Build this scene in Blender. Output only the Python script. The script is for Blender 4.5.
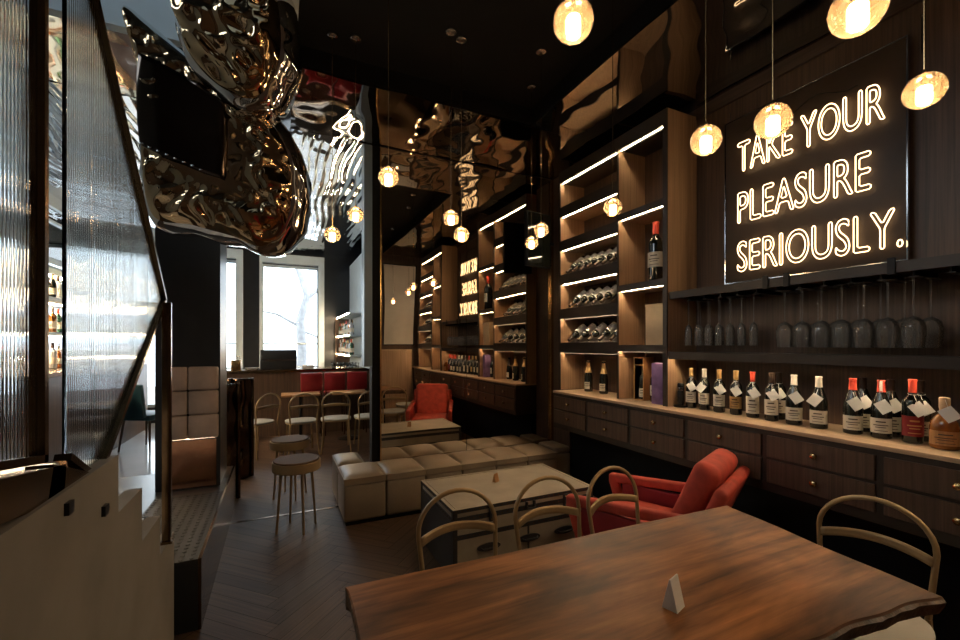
import bpy, bmesh, math, random
from mathutils import Vector, Matrix, noise
random.seed(7)
PI = math.pi
SC = bpy.context.scene
COL = SC.collection
for o in list(bpy.data.objects):
    bpy.data.objects.remove(o)

# ------------------------------------------------------------------ camera
cd = bpy.data.cameras.new('camera')
cd.lens = 16.0
cd.sensor_width = 36.0
cd.shift_y = 24.5 / 960.0
cd.clip_start = 0.02
cam = bpy.data.objects.new('camera', cd)
COL.objects.link(cam)
YAW = math.radians(25.225)
cam.location = (0, 0, 1.5)
cam.rotation_euler = (PI / 2, 0, -YAW)
SC.camera = cam

# ------------------------------------------------------------------ sky, exposure
SC.view_settings.view_transform = 'Standard'
SC.view_settings.look = 'None'
SC.view_settings.exposure = 0.0
SC.view_settings.gamma = 1.0
SC.view_settings.use_curve_mapping = False
w = bpy.data.worlds.new('sky')
SC.world = w
w.use_nodes = True
bg = w.node_tree.nodes['Background']
bg.inputs['Color'].default_value = (0.84, 0.93, 1.0, 1)
bg.inputs['Strength'].default_value = 6.2
LED_S, NEON_S, LAMP_S = 165.0, 5.0, 95.0
WARM = (1.0, 0.74, 0.46)

def portal(loc, rot, sx, sy):
    ld = bpy.data.lights.new('window_daylight', 'AREA')
    ld.shape = 'RECTANGLE'
    ld.size, ld.size_y = sx, sy
    ld.cycles.is_portal = True
    o = bpy.data.objects.new('window_daylight', ld)
    COL.objects.link(o)
    o.location, o.rotation_euler = loc, rot

# ------------------------------------------------------------------ materials
def new_mat(name):
    m = bpy.data.materials.new(name)
    m.use_nodes = True
    nt = m.node_tree
    return m, nt, nt.nodes['Principled BSDF']

def pmat(name, col, rough=0.5, metal=0.0, var=0.12, scale=8.0, bump=0.0, bscale=40.0, coat=0.0, spec=None):
    m, nt, b = new_mat(name)
    tc = nt.nodes.new('ShaderNodeTexCoord')
    nz = nt.nodes.new('ShaderNodeTexNoise')
    nz.inputs['Scale'].default_value = scale
    nz.inputs['Detail'].default_value = 4
    nt.links.new(tc.outputs['Object'], nz.inputs['Vector'])
    rp = nt.nodes.new('ShaderNodeValToRGB')
    rp.color_ramp.elements[0].position = 0.3
    rp.color_ramp.elements[1].position = 0.7
    rp.color_ramp.elements[0].color = tuple(c * (1 - var) for c in col) + (1,)
    rp.color_ramp.elements[1].color = tuple(min(1, c * (1 + var)) for c in col) + (1,)
    nt.links.new(nz.outputs['Fac'], rp.inputs['Fac'])
    nt.links.new(rp.outputs['Color'], b.inputs['Base Color'])
    b.inputs['Roughness'].default_value = rough
    b.inputs['Metallic'].default_value = metal
    if coat:
        b.inputs['Coat Weight'].default_value = coat
        b.inputs['Coat Roughness'].default_value = 0.12
    if spec is not None:
        b.inputs['Specular IOR Level'].default_value = spec
    if bump:
        n2 = nt.nodes.new('ShaderNodeTexNoise')
        n2.inputs['Scale'].default_value = bscale
        n2.inputs['Detail'].default_value = 3
        nt.links.new(tc.outputs['Object'], n2.inputs['Vector'])
        bp = nt.nodes.new('ShaderNodeBump')
        bp.inputs['Strength'].default_value = bump
        bp.inputs['Distance'].default_value = 0.01
        nt.links.new(n2.outputs['Fac'], bp.inputs['Height'])
        nt.links.new(bp.outputs['Normal'], b.inputs['Normal'])
    return m

def wood(name, dark, light, axis='Z', rough=0.42, fine=70.0, blotch=0.0, coat=0.0, uv=False, attr=None, spec=None):
    m, nt, b = new_mat(name)
    tc = nt.nodes.new('ShaderNodeTexCoord')
    mp = nt.nodes.new('ShaderNodeMapping')
    sc = {'X': (1.5, fine, fine), 'Y': (fine, 1.5, fine), 'Z': (fine, fine, 1.5)}[axis]
    mp.inputs['Scale'].default_value = sc
    nt.links.new(tc.outputs['UV' if uv else 'Object'], mp.inputs['Vector'])
    nz = nt.nodes.new('ShaderNodeTexNoise')
    nz.inputs['Scale'].default_value = 1.0
    nz.inputs['Detail'].default_value = 5
    nz.inputs['Roughness'].default_value = 0.6
    nz.inputs['Distortion'].default_value = 0.4
    nt.links.new(mp.outputs['Vector'], nz.inputs['Vector'])
    rp = nt.nodes.new('ShaderNodeValToRGB')
    rp.color_ramp.elements[0].position = 0.32
    rp.color_ramp.elements[1].position = 0.70
    rp.color_ramp.elements[0].color = tuple(dark) + (1,)
    rp.color_ramp.elements[1].color = tuple(light) + (1,)
    nt.links.new(nz.outputs['Fac'], rp.inputs['Fac'])
    out = rp.outputs['Color']
    if blotch:
        n2 = nt.nodes.new('ShaderNodeTexNoise')
        n2.inputs['Scale'].default_value = 3.2
        n2.inputs['Detail'].default_value = 6
        n2.inputs['Distortion'].default_value = 0.8
        mp2 = nt.nodes.new('ShaderNodeMapping')
        mp2.inputs['Scale'].default_value = (0.55, 1.5, 1.5) if axis == 'X' else (1, 1, 1)
        nt.links.new(tc.outputs['Object'], mp2.inputs['Vector'])
        nt.links.new(mp2.outputs['Vector'], n2.inputs['Vector'])
        r2 = nt.nodes.new('ShaderNodeValToRGB')
        r2.color_ramp.elements[0].position = 0.33
        r2.color_ramp.elements[1].position = 0.68
        k = 1 - blotch
        r2.color_ramp.elements[0].color = (k, k, k, 1)
        k = 1 + blotch
        r2.color_ramp.elements[1].color = (k, k, k, 1)
        nt.links.new(n2.outputs['Fac'], r2.inputs['Fac'])
        mx = nt.nodes.new('ShaderNodeMixRGB')
        mx.blend_type = 'MULTIPLY'
        mx.inputs['Fac'].default_value = 1
        nt.links.new(out, mx.inputs[1])
        nt.links.new(r2.outputs['Color'], mx.inputs[2])
        out = mx.outputs['Color']
    if attr:
        at = nt.nodes.new('ShaderNodeAttribute')
        at.attribute_name = attr
        mx = nt.nodes.new('ShaderNodeMixRGB')
        mx.blend_type = 'MULTIPLY'
        mx.inputs['Fac'].default_value = 1
        nt.links.new(out, mx.inputs[1])
        nt.links.new(at.outputs['Color'], mx.inputs[2])
        out = mx.outputs['Color']
    nt.links.new(out, b.inputs['Base Color'])
    b.inputs['Roughness'].default_value = rough
    if spec is not None:
        b.inputs['Specular IOR Level'].default_value = spec
    if coat:
        b.inputs['Coat Weight'].default_value = coat
        b.inputs['Coat Roughness'].default_value = 0.15
    bp = nt.nodes.new('ShaderNodeBump')
    bp.inputs['Strength'].default_value = 0.08
    bp.inputs['Distance'].default_value = 0.004
    nt.links.new(nz.outputs['Fac'], bp.inputs['Height'])
    nt.links.new(bp.outputs['Normal'], b.inputs['Normal'])
    return m

def emit(name, col, s):
    m = bpy.data.materials.new(name)
    m.use_nodes = True
    nt = m.node_tree
    nt.nodes.clear()
    e = nt.nodes.new('ShaderNodeEmission')
    e.inputs['Color'].default_value = tuple(col) + (1,)
    e.inputs['Strength'].default_value = s
    o = nt.nodes.new('ShaderNodeOutputMaterial')
    nt.links.new(e.outputs[0], o.inputs['Surface'])
    return m

def thin_glass(name, tint=(1, 1, 1), gloss=1.0, rough=0.02, ior=1.5, lit_haze=0.0):
    """clear sheet: transparent with a fresnel reflection"""
    m = bpy.data.materials.new(name)
    m.use_nodes = True
    nt = m.node_tree
    nt.nodes.clear()
    t = nt.nodes.new('ShaderNodeBsdfTransparent')
    t.inputs['Color'].default_value = tuple(tint) + (1,)
    g = nt.nodes.new('ShaderNodeBsdfGlossy')
    g.inputs['Roughness'].default_value = rough
    lw = nt.nodes.new('ShaderNodeFresnel')
    lw.inputs['IOR'].default_value = ior
    mu = nt.nodes.new('ShaderNodeMath')
    mu.operation = 'MULTIPLY'
    mu.inputs[1].default_value = gloss
    nt.links.new(lw.outputs[0], mu.inputs[0])
    mx = nt.nodes.new('ShaderNodeMixShader')
    nt.links.new(mu.outputs[0], mx.inputs['Fac'])
    nt.links.new(t.outputs[0], mx.inputs[1])
    nt.links.new(g.outputs[0], mx.inputs[2])
    o = nt.nodes.new('ShaderNodeOutputMaterial')
    out = mx.outputs[0]
    if lit_haze:  # diffuse white mixed in to stand for highlights on the glass
        d = nt.nodes.new('ShaderNodeBsdfDiffuse')
        d.inputs['Color'].default_value = (.8, .78, .74, 1)
        m2 = nt.nodes.new('ShaderNodeMixShader')
        m2.inputs['Fac'].default_value = lit_haze
        nt.links.new(out, m2.inputs[1])
        nt.links.new(d.outputs[0], m2.inputs[2])
        out = m2.outputs[0]
    nt.links.new(out, o.inputs['Surface'])
    return m

def globe_glass():
    m = bpy.data.materials.new('bubble_glass')
    m.use_nodes = True
    nt = m.node_tree
    nt.nodes.clear()
    tc = nt.nodes.new('ShaderNodeTexCoord')
    vo = nt.nodes.new('ShaderNodeTexVoronoi')
    vo.inputs['Scale'].default_value = 120
    nt.links.new(tc.outputs['Object'], vo.inputs['Vector'])
    rp = nt.nodes.new('ShaderNodeValToRGB')
    rp.color_ramp.elements[0].position = 0.18
    rp.color_ramp.elements[1].position = 0.42
    rp.color_ramp.elements[0].color = (1, 1, 1, 1)
    rp.color_ramp.elements[1].color = (0.45, 0.45, 0.45, 1)
    nt.links.new(vo.outputs['Distance'], rp.inputs['Fac'])
    t = nt.nodes.new('ShaderNodeBsdfTransparent')
    t.inputs['Color'].default_value = (0.95, 0.80, 0.58, 1)
    tr = nt.nodes.new('ShaderNodeBsdfTranslucent')
    tr.inputs['Color'].default_value = (0.120, 0.070, 0.031, 1)
    mx = nt.nodes.new('ShaderNodeMixShader')
    nt.links.new(rp.outputs['Color'], mx.inputs['Fac'])
    nt.links.new(t.outputs[0], mx.inputs[1])
    nt.links.new(tr.outputs[0], mx.inputs[2])
    g = nt.nodes.new('ShaderNodeBsdfGlossy')
    g.inputs['Roughness'].default_value = 0.03
    fr = nt.nodes.new('ShaderNodeFresnel')
    fr.inputs['IOR'].default_value = 1.45
    mx2 = nt.nodes.new('ShaderNodeMixShader')
    nt.links.new(fr.outputs[0], mx2.inputs['Fac'])
    nt.links.new(mx.outputs[0], mx2.inputs[1])
    nt.links.new(g.outputs[0], mx2.inputs[2])
    o = nt.nodes.new('ShaderNodeOutputMaterial')
    nt.links.new(mx2.outputs[0], o.inputs['Surface'])
    return m

def reeded_glass():
    m, nt, b = new_mat('reeded_glass')
    b.inputs['Base Color'].default_value = (0.90, 0.97, 1.0, 1)
    b.inputs['Transmission Weight'].default_value = 1.0
    b.inputs['Roughness'].default_value = 0.03
    b.inputs['IOR'].default_value = 1.30
    return m

M = {}
M['walnut'] = wood('walnut', (0.055, 0.033, 0.022), (0.125, 0.074, 0.047), 'Z', 0.45)
M['walnut_y'] = wood('walnut_lengthwise', (0.045, 0.028, 0.020), (0.09, 0.055, 0.037), 'Y', 0.45)
M['walnut_lit'] = wood('lit_walnut', (0.29, 0.180, 0.105), (0.46, 0.30, 0.18), 'Z', 0.5)  # same walnut as the wall, strip light brightened into its colour
M['fascia'] = pmat('dark_fascia', (0.030, 0.021, 0.016), 0.42, var=0.2)
M['oak'] = wood('oak_worktop', (0.40, 0.28, 0.175), (0.58, 0.43, 0.285), 'Y', 0.45, 50)
M['tablewood'] = wood('slab_wood', (0.085, 0.031, 0.011), (0.36, 0.145, 0.050), 'X', 0.42, 20, blotch=0.72, coat=0.0, spec=.22)
M['bark'] = pmat('charred_edge', (0.075, 0.040, 0.020), 0.45, var=0.7, scale=25, bump=0.6, bscale=30)
M['floorwood'] = wood('floor_wood', (0.044, 0.024, 0.014), (0.105, 0.058, 0.034), 'X', 0.5, 60, uv=True, attr='tint')
M['plaster'] = pmat('grey_plaster', (0.235, 0.212, 0.188), 0.85, var=0.16, scale=3, bump=0.15, bscale=14)
M['black'] = pmat('matt_black_paint', (0.0045, 0.0045, 0.005), 0.7, var=0.1, spec=.2)
M['blackmetal'] = pmat('black_metal', (0.012, 0.012, 0.013), 0.35, 0.6, var=0.1)
M['charcoal'] = pmat('charcoal_panel', (0.022, 0.024, 0.028), 0.32, var=0.1)
M['bronze'] = pmat('bronze_metal', (0.20, 0.125, 0.065), 0.22, 1.0, var=0.25, scale=6)
M['brass'] = pmat('brass_metal', (0.55, 0.36, 0.17), 0.25, 1.0, var=0.15)
M['chair'] = pmat('khaki_metal', (0.36, 0.255, 0.135), 0.38, 0.55, var=0.06)
M['seatgrey'] = pmat('pale_seat', (0.38, 0.37, 0.34), 0.7, var=0.05, spec=.15)
M['steel'] = pmat('polished_steel', (0.55, 0.56, 0.58), 0.12, 1.0, var=0.05)
M['leather'] = pmat('taupe_leather', (0.235, 0.180, 0.125), 0.42, var=0.10, scale=5, bump=0.12, bscale=60)
M['velvet'] = pmat('red_velvet', (0.46, 0.052, 0.028), 0.75, var=0.22, scale=14)
M['redleather'] = pmat('red_leather', (0.25, 0.012, 0.016), 0.4, var=0.15)
M['trunk'] = pmat('trunk_leather', (0.33, 0.285, 0.22), 0.36, var=0.12, scale=7, bump=0.06, bscale=80)
M['trunkdark'] = pmat('trunk_dark_leather', (0.030, 0.030, 0.034), 0.4, var=0.2)
M['white'] = pmat('white_card', (0.78, 0.76, 0.72), 0.6, var=0.03)
M['paper'] = pmat('label_paper', (0.72, 0.66, 0.54), 0.6, var=0.06, scale=40)
M['bottle'] = pmat('dark_bottle_glass', (0.008, 0.010, 0.008), 0.06, var=0.1, coat=0.5)
M['capgold'] = pmat('gold_capsule', (0.62, 0.40, 0.17), 0.35, 0.6, var=0.1)
M['capwhite'] = pmat('cream_capsule', (0.75, 0.70, 0.62), 0.4, var=0.05)
M['capred'] = pmat('red_wax_capsule', (0.62, 0.075, 0.045), 0.4, var=0.1)
M['capdark'] = pmat('dark_capsule', (0.05, 0.03, 0.02), 0.35, var=0.1)
M['amber'] = pmat('amber_spirit', (0.24, 0.085, 0.018), 0.08, var=0.3, scale=14, coat=0.5)
M['clearglass'] = thin_glass('clear_glass', (0.97, 0.97, 0.96), 1.0)
M['stemglass'] = thin_glass('stem_glass', (0.99, 0.99, 0.985), 0.9, 0.05, lit_haze=.06)
M['pane'] = thin_glass('window_glass', (0.96, 0.98, 0.99), 1.0)
M['mirror'] = pmat('bronze_mirror', (0.62, 0.545, 0.46), 0.015, 1.0, var=0.02)
M['foil'] = pmat('dark_mirror_ceiling', (0.36, 0.345, 0.33), 0.035, 1.0, var=0.03)
M['foilbright'] = pmat('brightened_foil_ceiling', (0.80, 0.82, 0.84), 0.05, 1.0, var=0.03)  # the same ceiling foil, window brightness put into its colour
M['sculpt'] = pmat('bronze_mirror_skin', (0.56, 0.41, 0.245), 0.05, 1.0, var=0.25, scale=2)
M['sculptsilver'] = pmat('silver_mirror_skin', (0.70, 0.70, 0.70), 0.03, 1.0, var=0.1, scale=2)
M['palewall'] = pmat('pale_blue_wall', (0.50, 0.58, 0.62), 0.7, var=0.04)
M['stonepad'] = pmat('copper_grey_panel', (0.58, 0.45, 0.38), 0.38, 0.3, var=0.3, scale=4, bump=0.1, bscale=9)
M['copper'] = pmat('copper_sheet', (0.62, 0.30, 0.17), 0.16, 1.0, var=0.2, scale=5, bump=0.1, bscale=6)
M['tile'] = pmat('pale_tile', (0.66, 0.66, 0.66), 0.14, var=0.08, scale=2)
M['stud'] = pmat('dark_stud_plate', (0.035, 0.032, 0.030), 0.6, 0.0, var=0.3, scale=9)
M['teal'] = pmat('teal_upholstery', (0.012, 0.06, 0.085), 0.5, var=0.1)
M['beige'] = pmat('wood_wine_box', (0.60, 0.48, 0.31), 0.6, var=0.15, scale=5)
M['purple'] = pmat('violet_carton', (0.22, 0.13, 0.30), 0.5, var=0.45, scale=9)
M['orangewood'] = wood('orange_wine_case', (0.30, 0.14, 0.05), (0.48, 0.25, 0.10), 'Z', 0.5)
M['greenglass'] = pmat('green_bottle_glass', (0.03, 0.09, 0.05), 0.08, var=0.1, coat=0.5)
M['paleglass'] = pmat('pale_bottle_glass', (0.55, 0.58, 0.60), 0.08, var=0.1, coat=0.5)
M['treebark'] = pmat('grey_tree_bark', (0.36, 0.36, 0.37), 0.9, var=0.2)
M['led'] = emit('warm_led', (1.0, 0.74, 0.45), LED_S)
M['ledadded'] = emit('added_warm_led', (1.0, 0.70, 0.45), 22.0)
M['neon'] = emit('warm_neon', (1.0, 0.66, 0.34), NEON_S)
M['lamp'] = emit('lamp_glow', (1.0, 0.80, 0.58), LAMP_S)
M['globe'] = globe_glass()
M['reeded'] = reeded_glass()
M['signboard'] = pmat('sign_board', (0.050, 0.031, 0.018), 0.5, var=0.15)
M['stoolwood'] = pmat('stool_leather', (0.12, 0.065, 0.033), 0.7, var=0.1, spec=.15)
M['insetmirror'] = pmat('dark_reflection_mirror', (0.075, 0.060, 0.050), 0.10, 1.0, var=0.1)  # mirror panel; the dark room's reflection is put into its colour
M['daylit_post'] = pmat('daylight_blue_grey', (0.16, 0.215, 0.26), 0.4, var=0.04)  # cool daylight on the end post, put into its base colour
M['darkbronze'] = pmat('dark_bronze', (0.13, 0.085, 0.055), 0.2, 1.0, var=0.3)
M['screen'] = pmat('white_screen', (0.62, 0.60, 0.55), 0.16, var=0.03)

# ------------------------------------------------------------------ mesh helpers
class MB:
    def __init__(s):
        s.v, s.f = [], []

    def add(s, vs, fs, mt=None):
        n = len(s.v)
        s.v += [tuple(mt @ Vector(p)) if mt else tuple(p) for p in vs]
        s.f += [[i + n for i in f] for f in fs]
        return s

    def box(s, x0, x1, y0, y1, z0, z1, mt=None):
        vs = [(x, y, z) for z in (z0, z1) for y in (y0, y1) for x in (x0, x1)]
        return s.add(vs, [(0, 2, 3, 1), (4, 5, 7, 6), (0, 1, 5, 4), (2, 6, 7, 3), (0, 4, 6, 2), (1, 3, 7, 5)], mt)

    def lathe(s, prof, c=(0, 0, 0), n=20, mt=None, a0=0, a1=2 * PI, cap=True):
        full = abs(a1 - a0 - 2 * PI) < 1e-6
        m = n if full else n + 1
        vs = []
        for r, z in prof:
            for k in range(m):
                a = a0 + (a1 - a0) * k / n
                vs.append((c[0] + r * math.cos(a), c[1] + r * math.sin(a), c[2] + z))
        fs = []
        for i in range(len(prof) - 1):
            for k in range(n):
                k2 = (k + 1) % m
                fs.append((i * m + k, i * m + k2, (i + 1) * m + k2, (i + 1) * m + k))
        if full and cap:
            if prof[0][0] > 1e-6:
                fs.append(tuple(reversed(range(m))))
            if prof[-1][0] > 1e-6:
                fs.append(tuple(range((len(prof) - 1) * m, len(prof) * m)))
        return s.add(vs, fs, mt)

    def tube(s, pts, r, n=8, closed=False, mt=None, flat=None):
        pts = [Vector(p) for p in pts]
        rs = r if isinstance(r, (list, tuple)) else [r] * len(pts)
        N = len(pts)
        vs, fs, prev = [], [], None
        for i, p in enumerate(pts):
            if closed:
                d = pts[(i + 1) % N] - pts[i - 1]
            else:
                d = pts[min(i + 1, N - 1)] - pts[max(i - 1, 0)]
            d.normalize()
            if prev is None:
                up = Vector((0, 0, 1)) if abs(d.z) < 0.9 else Vector((1, 0, 0))
                a = d.cross(up).normalized()
            else:
                a = (prev - d * prev.dot(d)).normalized()
            prev = a
            b = d.cross(a)
            for k in range(n):
                t = 2 * PI * k / n
                vs.append(tuple(p + (a * math.cos(t) + b * math.sin(t)) * rs[i]))
        for i in range(N if closed else N - 1):
            j = (i + 1) % N
            for k in range(n):
                k2 = (k + 1) % n
                fs.append((i * n + k, i * n + k2, j * n + k2, j * n + k))
        if not closed:
            fs.append(tuple(reversed(range(n))))
            fs.append(tuple(range((N - 1) * n, N * n)))
        return s.add(vs, fs, mt)

    def prism(s, poly, d, axis='X', o=0.0, mt=None):
        """poly of 2D points extruded along axis from o to o+d"""
        def P(a, b, t):
            return {'X': (t, a, b), 'Y': (a, t, b), 'Z': (a, b, t)}[axis]
        n = len(poly)
        vs = [P(a, b, o) for a, b in poly] + [P(a, b, o + d) for a, b in poly]
        fs = [tuple(reversed(range(n))), tuple(range(n, 2 * n))]
        for i in range(n):
            j = (i + 1) % n
            fs.append((i, j, n + j, n + i))
        return s.add(vs, fs, mt)

    def sphere(s, c, r, n=16, m=10, mt=None):
        rr = r if isinstance(r, (tuple, list)) else (r, r, r)
        prof = [(math.sin(PI * i / m), -math.cos(PI * i / m)) for i in range(m + 1)]
        vs, fs = [], []
        for q, z in prof:
            for k in range(n):
                t = 2 * PI * k / n
                vs.append((c[0] + rr[0] * q * math.cos(t), c[1] + rr[1] * q * math.sin(t), c[2] + rr[2] * z))
        for i in range(m):
            for k in range(n):
                k2 = (k + 1) % n
                fs.append((i * n + k, i * n + k2, (i + 1) * n + k2, (i + 1) * n + k))
        return s.add(vs, fs, mt)

    def grid(s, fn, nu, nv):
        vs = [fn(i / nu, j / nv) for j in range(nv + 1) for i in range(nu + 1)]
        fs = [(j * (nu + 1) + i, j * (nu + 1) + i + 1, (j + 1) * (nu + 1) + i + 1, (j + 1) * (nu + 1) + i)
              for j in range(nv) for i in range(nu)]
        return s.add(vs, fs)

    def build(s, name, m, parent=None, loc=None, bevel=0.0, segs=2, smooth=True, sub=0, angle=40):
        me = bpy.data.meshes.new(name)
        bm = bmesh.new()
        vv = [bm.verts.new(p) for p in s.v]
        for f in s.f:
            try:
                bm.faces.new([vv[i] for i in f])
            except ValueError:
                pass
        bmesh.ops.remove_doubles(bm, verts=bm.verts, dist=1e-6)
        bmesh.ops.dissolve_degenerate(bm, edges=bm.edges, dist=1e-7)
        bmesh.ops.recalc_face_normals(bm, faces=bm.faces)
        if bevel:
            es = [e for e in bm.edges if len(e.link_faces) == 2 and e.calc_face_angle(0) > math.radians(35)]
            bmesh.ops.bevel(bm, geom=es, offset=bevel, segments=segs, affect='EDGES', profile=0.5)
        if smooth:
            for f in bm.faces:
                f.smooth = True
            for e in bm.edges:
                if len(e.link_faces) == 2 and e.calc_face_angle(0) > math.radians(angle):
                    e.smooth = False
        bm.to_mesh(me)
        bm.free()
        me.materials.append(m)
        o = bpy.data.objects.new(name, me)
        COL.objects.link(o)
        if parent:
            o.parent = parent
        if loc:
            o.location = loc
        if sub:
            md = o.modifiers.new('sub', 'SUBSURF')
            md.levels = md.render_levels = sub
        return o

def tag(o, label, cat, group=None, kind=None):
    if label: o['label'] = label
    if cat: o['category'] = cat
    if group: o['group'] = group
    if kind: o['kind'] = kind
    return o

def thing(name, label, cat, loc=(0, 0, 0), rz=0.0, group=None):
    o = bpy.data.objects.new(name, None)
    o.empty_display_size = 0.1
    COL.objects.link(o)
    o.location = loc
    o.rotation_euler = (0, 0, rz)
    return tag(o, label, cat, group)

def struct(o, label=None):
    o['kind'] = 'structure'
    o['category'] = 'room'
    if label: o['label'] = label
    return o

KIDS = {}
def dup(root, label, loc, rot=None, scale=None, group=None):
    def cp(o, par):
        c = o.copy()
        COL.objects.link(c)
        if par: c.parent = par
        for ch in list(o.children):
            if ch.users_scene:
                cp(ch, c)
        return c
    r = cp(root, None)
    r['label'] = label
    if group: r['group'] = group
    r.location = loc
    if rot is not None: r.rotation_euler = rot
    if scale is not None: r.scale = scale
    return r

ORD = ('first second third fourth fifth sixth seventh eighth ninth tenth eleventh twelfth thirteenth fourteenth fifteenth '
       'sixteenth seventeenth eighteenth nineteenth twentieth').split()
def ordw(i):
    return ORD[i] if i < 20 else 'twenty-' + ORD[i - 20]

def B(x0, x1, y0, y1, z0, z1):
    return MB().box(x0, x1, y0, y1, z0, z1)

# ------------------------------------------------------------------ dimensions
XC, XS, XW = 2.585, 2.72, 3.05          # counter front, shelf front, wall
HC = 1.02                               # worktop
ZC = 3.40                               # mirror ceiling
YM = 4.10                               # mirror wall
YB, YF, XL = -0.80, 9.6, -2.6           # back wall, far wall, left wall
ZV = 4.7                                # top of the stair void

# ------------------------------------------------------------------ setting: floor
def herringbone():
    L, W, g = 0.56, 0.094, 0.0012
    x0, x1, y0, y1 = -2.6, 3.0, YB, 9.6
    vs, fs, uv, tint = [], [], [], []
    R = Matrix.Rotation(PI / 4, 2)
    rnd = random.Random(3)
    def plank(ax, ay, bx, by, horiz):
        q = [R @ Vector(p) for p in ((ax + g, ay + g), (bx - g, ay + g), (bx - g, by - g), (ax + g, by - g))]
        cx = sum(p.x for p in q) / 4; cy = sum(p.y for p in q) / 4
        if not (x0 - .1 < cx < x1 + .1 and y0 - .1 < cy < y1 + .1):
            return
        q = [Vector((min(max(p.x, x0), x1), min(max(p.y, y0), y1))) for p in q]
        n = len(vs)
        vs.extend([(p.x, p.y, 0.0) for p in q])
        fs.append((n, n + 1, n + 2, n + 3))
        u0, v0 = rnd.random() * 9, rnd.random() * 9
        if horiz:
            uv.extend([(u0, v0), (u0 + L, v0), (u0 + L, v0 + W), (u0, v0 + W)])
        else:
            uv.extend([(u0, v0), (u0, v0 + W), (u0 + L, v0 + W), (u0 + L, v0)])
        t = 0.62 + 0.62 * rnd.random()
        tint.extend([(t, t * 0.98, t * 0.95, 1)] * 4)
    for i in range(-180, 180):
        for j in range(-18, 19):
            x, y = i * W + j * L, i * W - j * L
            plank(x, y, x + L, y + W, True)
            plank(x + L, y + W - L, x + L + W, y + W, False)
    me = bpy.data.meshes.new('floor')
    me.from_pydata(vs, [], fs)
    me.uv_layers.new(name='UVMap')
    me.color_attributes.new('tint', 'FLOAT_COLOR', 'CORNER')
    ul, ca = me.uv_layers['UVMap'], me.color_attributes['tint']
    for k in range(len(me.loops)):
        ul.data[k].uv = uv[k]
        ca.data[k].color = tint[k]
    me.materials.append(M['floorwood'])
    o = bpy.data.objects.new('floor', me)
    COL.objects.link(o)
    struct(o)
herringbone()
struct(B(-2.7, 3.2, YB - .1, YF + .1, -0.12, -0.004).build('floor_slab', M['black']))
struct(B(-0.4, 2.6, 4.115, 4.145, -0.003, 0.003).build('trim_1', M['darkbronze']))

# ------------------------------------------------------------------ setting: walls
struct(B(XW, XW + .1, YB - .1, YF, 0, 4.8).build('wall_right', M['walnut']))
struct(B(-2.7, XW, YB - .1, YB, 0, 4.8).build('wall_back', M['walnut']))
def wall_holes(name, mat, axis, pos, th, a0, a1, z0, z1, holes):
    mb = MB()
    def bx(p0, p1, q0, q1):
        if p1 - p0 < 1e-4 or q1 - q0 < 1e-4: return
        if axis == 'Y': mb.box(p0, p1, pos, pos + th, q0, q1)
        else: mb.box(pos, pos + th, p0, p1, q0, q1)
    cur = a0
    for h0, h1, b0, b1 in sorted(holes):
        bx(cur, h0, z0, z1)
        bx(h0, h1, z0, b0)
        bx(h0, h1, b1, z1)
        cur = h1
    bx(cur, a1, z0, z1)
    return struct(mb.build(name, mat))
FW = [(-2.35, -1.25, 0.35, 3.2), (-1.15, -0.72, 1.0, 3.15), (-0.33, 0.78, 1.0, 3.12)]
wall_holes('wall_far', M['charcoal'], 'Y', YF, .15, -2.7, XW, 0, 4.8, FW)
LW = [(0.7, 3.1, 3.5, 4.65), (4.9, 9.2, 2.55, 3.3)]  # second opening is a clerestory added for more daylight in the bar
wall_holes('wall_left', M['palewall'], 'X', XL - .1, .1, YB, YF, 0, 4.8, LW)

def window(n, axis, pos, h):
    a0, a1, z0, z1 = h
    def bx(mb, p0, p1, q0, q1, d0, d1):
        if axis == 'Y': mb.box(p0, p1, pos + d0, pos + d1, q0, q1)
        else: mb.box(pos - d1, pos - d0, p0, p1, q0, q1)
    f = MB()
    t = 0.05
    bx(f, a0, a0 + t, z0, z1, 0, .08); bx(f, a1 - t, a1, z0, z1, 0, .08)
    bx(f, a0 + t, a1 - t, z0, z0 + t, 0, .08); bx(f, a0 + t, a1 - t, z1 - t, z1, 0, .08)
    if axis == 'Y':
        f.box(a0 - .02, a0 + .03, pos - .12, pos, z0, z1 + .02).box(a1 - .03, a1 + .08, pos - .12, pos, z0, z1 + .02).box(a0 - .02, a1 + .08, pos - .12, pos, z1 + .02, z1 + .20)
    if z1 - z0 < 2.4:
        bx(f, a0 + t, a1 - t, z0 + .50, z0 + .53, 0, .06)
    o = struct(f.build('window_%d' % n, M['palewall']))
    p = MB()
    bx(p, a0 + t, a1 - t, z0 + t, z1 - t, .035, .04)
    p.build('pane', M['pane'], o)
for i, h in enumerate(FW):
    window(i + 1, 'Y', YF, h)
    portal(((h[0] + h[1]) / 2, YF + .14, (h[2] + h[3]) / 2), (-PI / 2, 0, 0), h[1] - h[0], h[3] - h[2])
for i, h in enumerate(LW):
    window(i + 4, 'X', XL, h)
    portal((XL - .13, (h[0] + h[1]) / 2, (h[2] + h[3]) / 2), (0, -PI / 2, 0), h[3] - h[2], h[1] - h[0])

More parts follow.
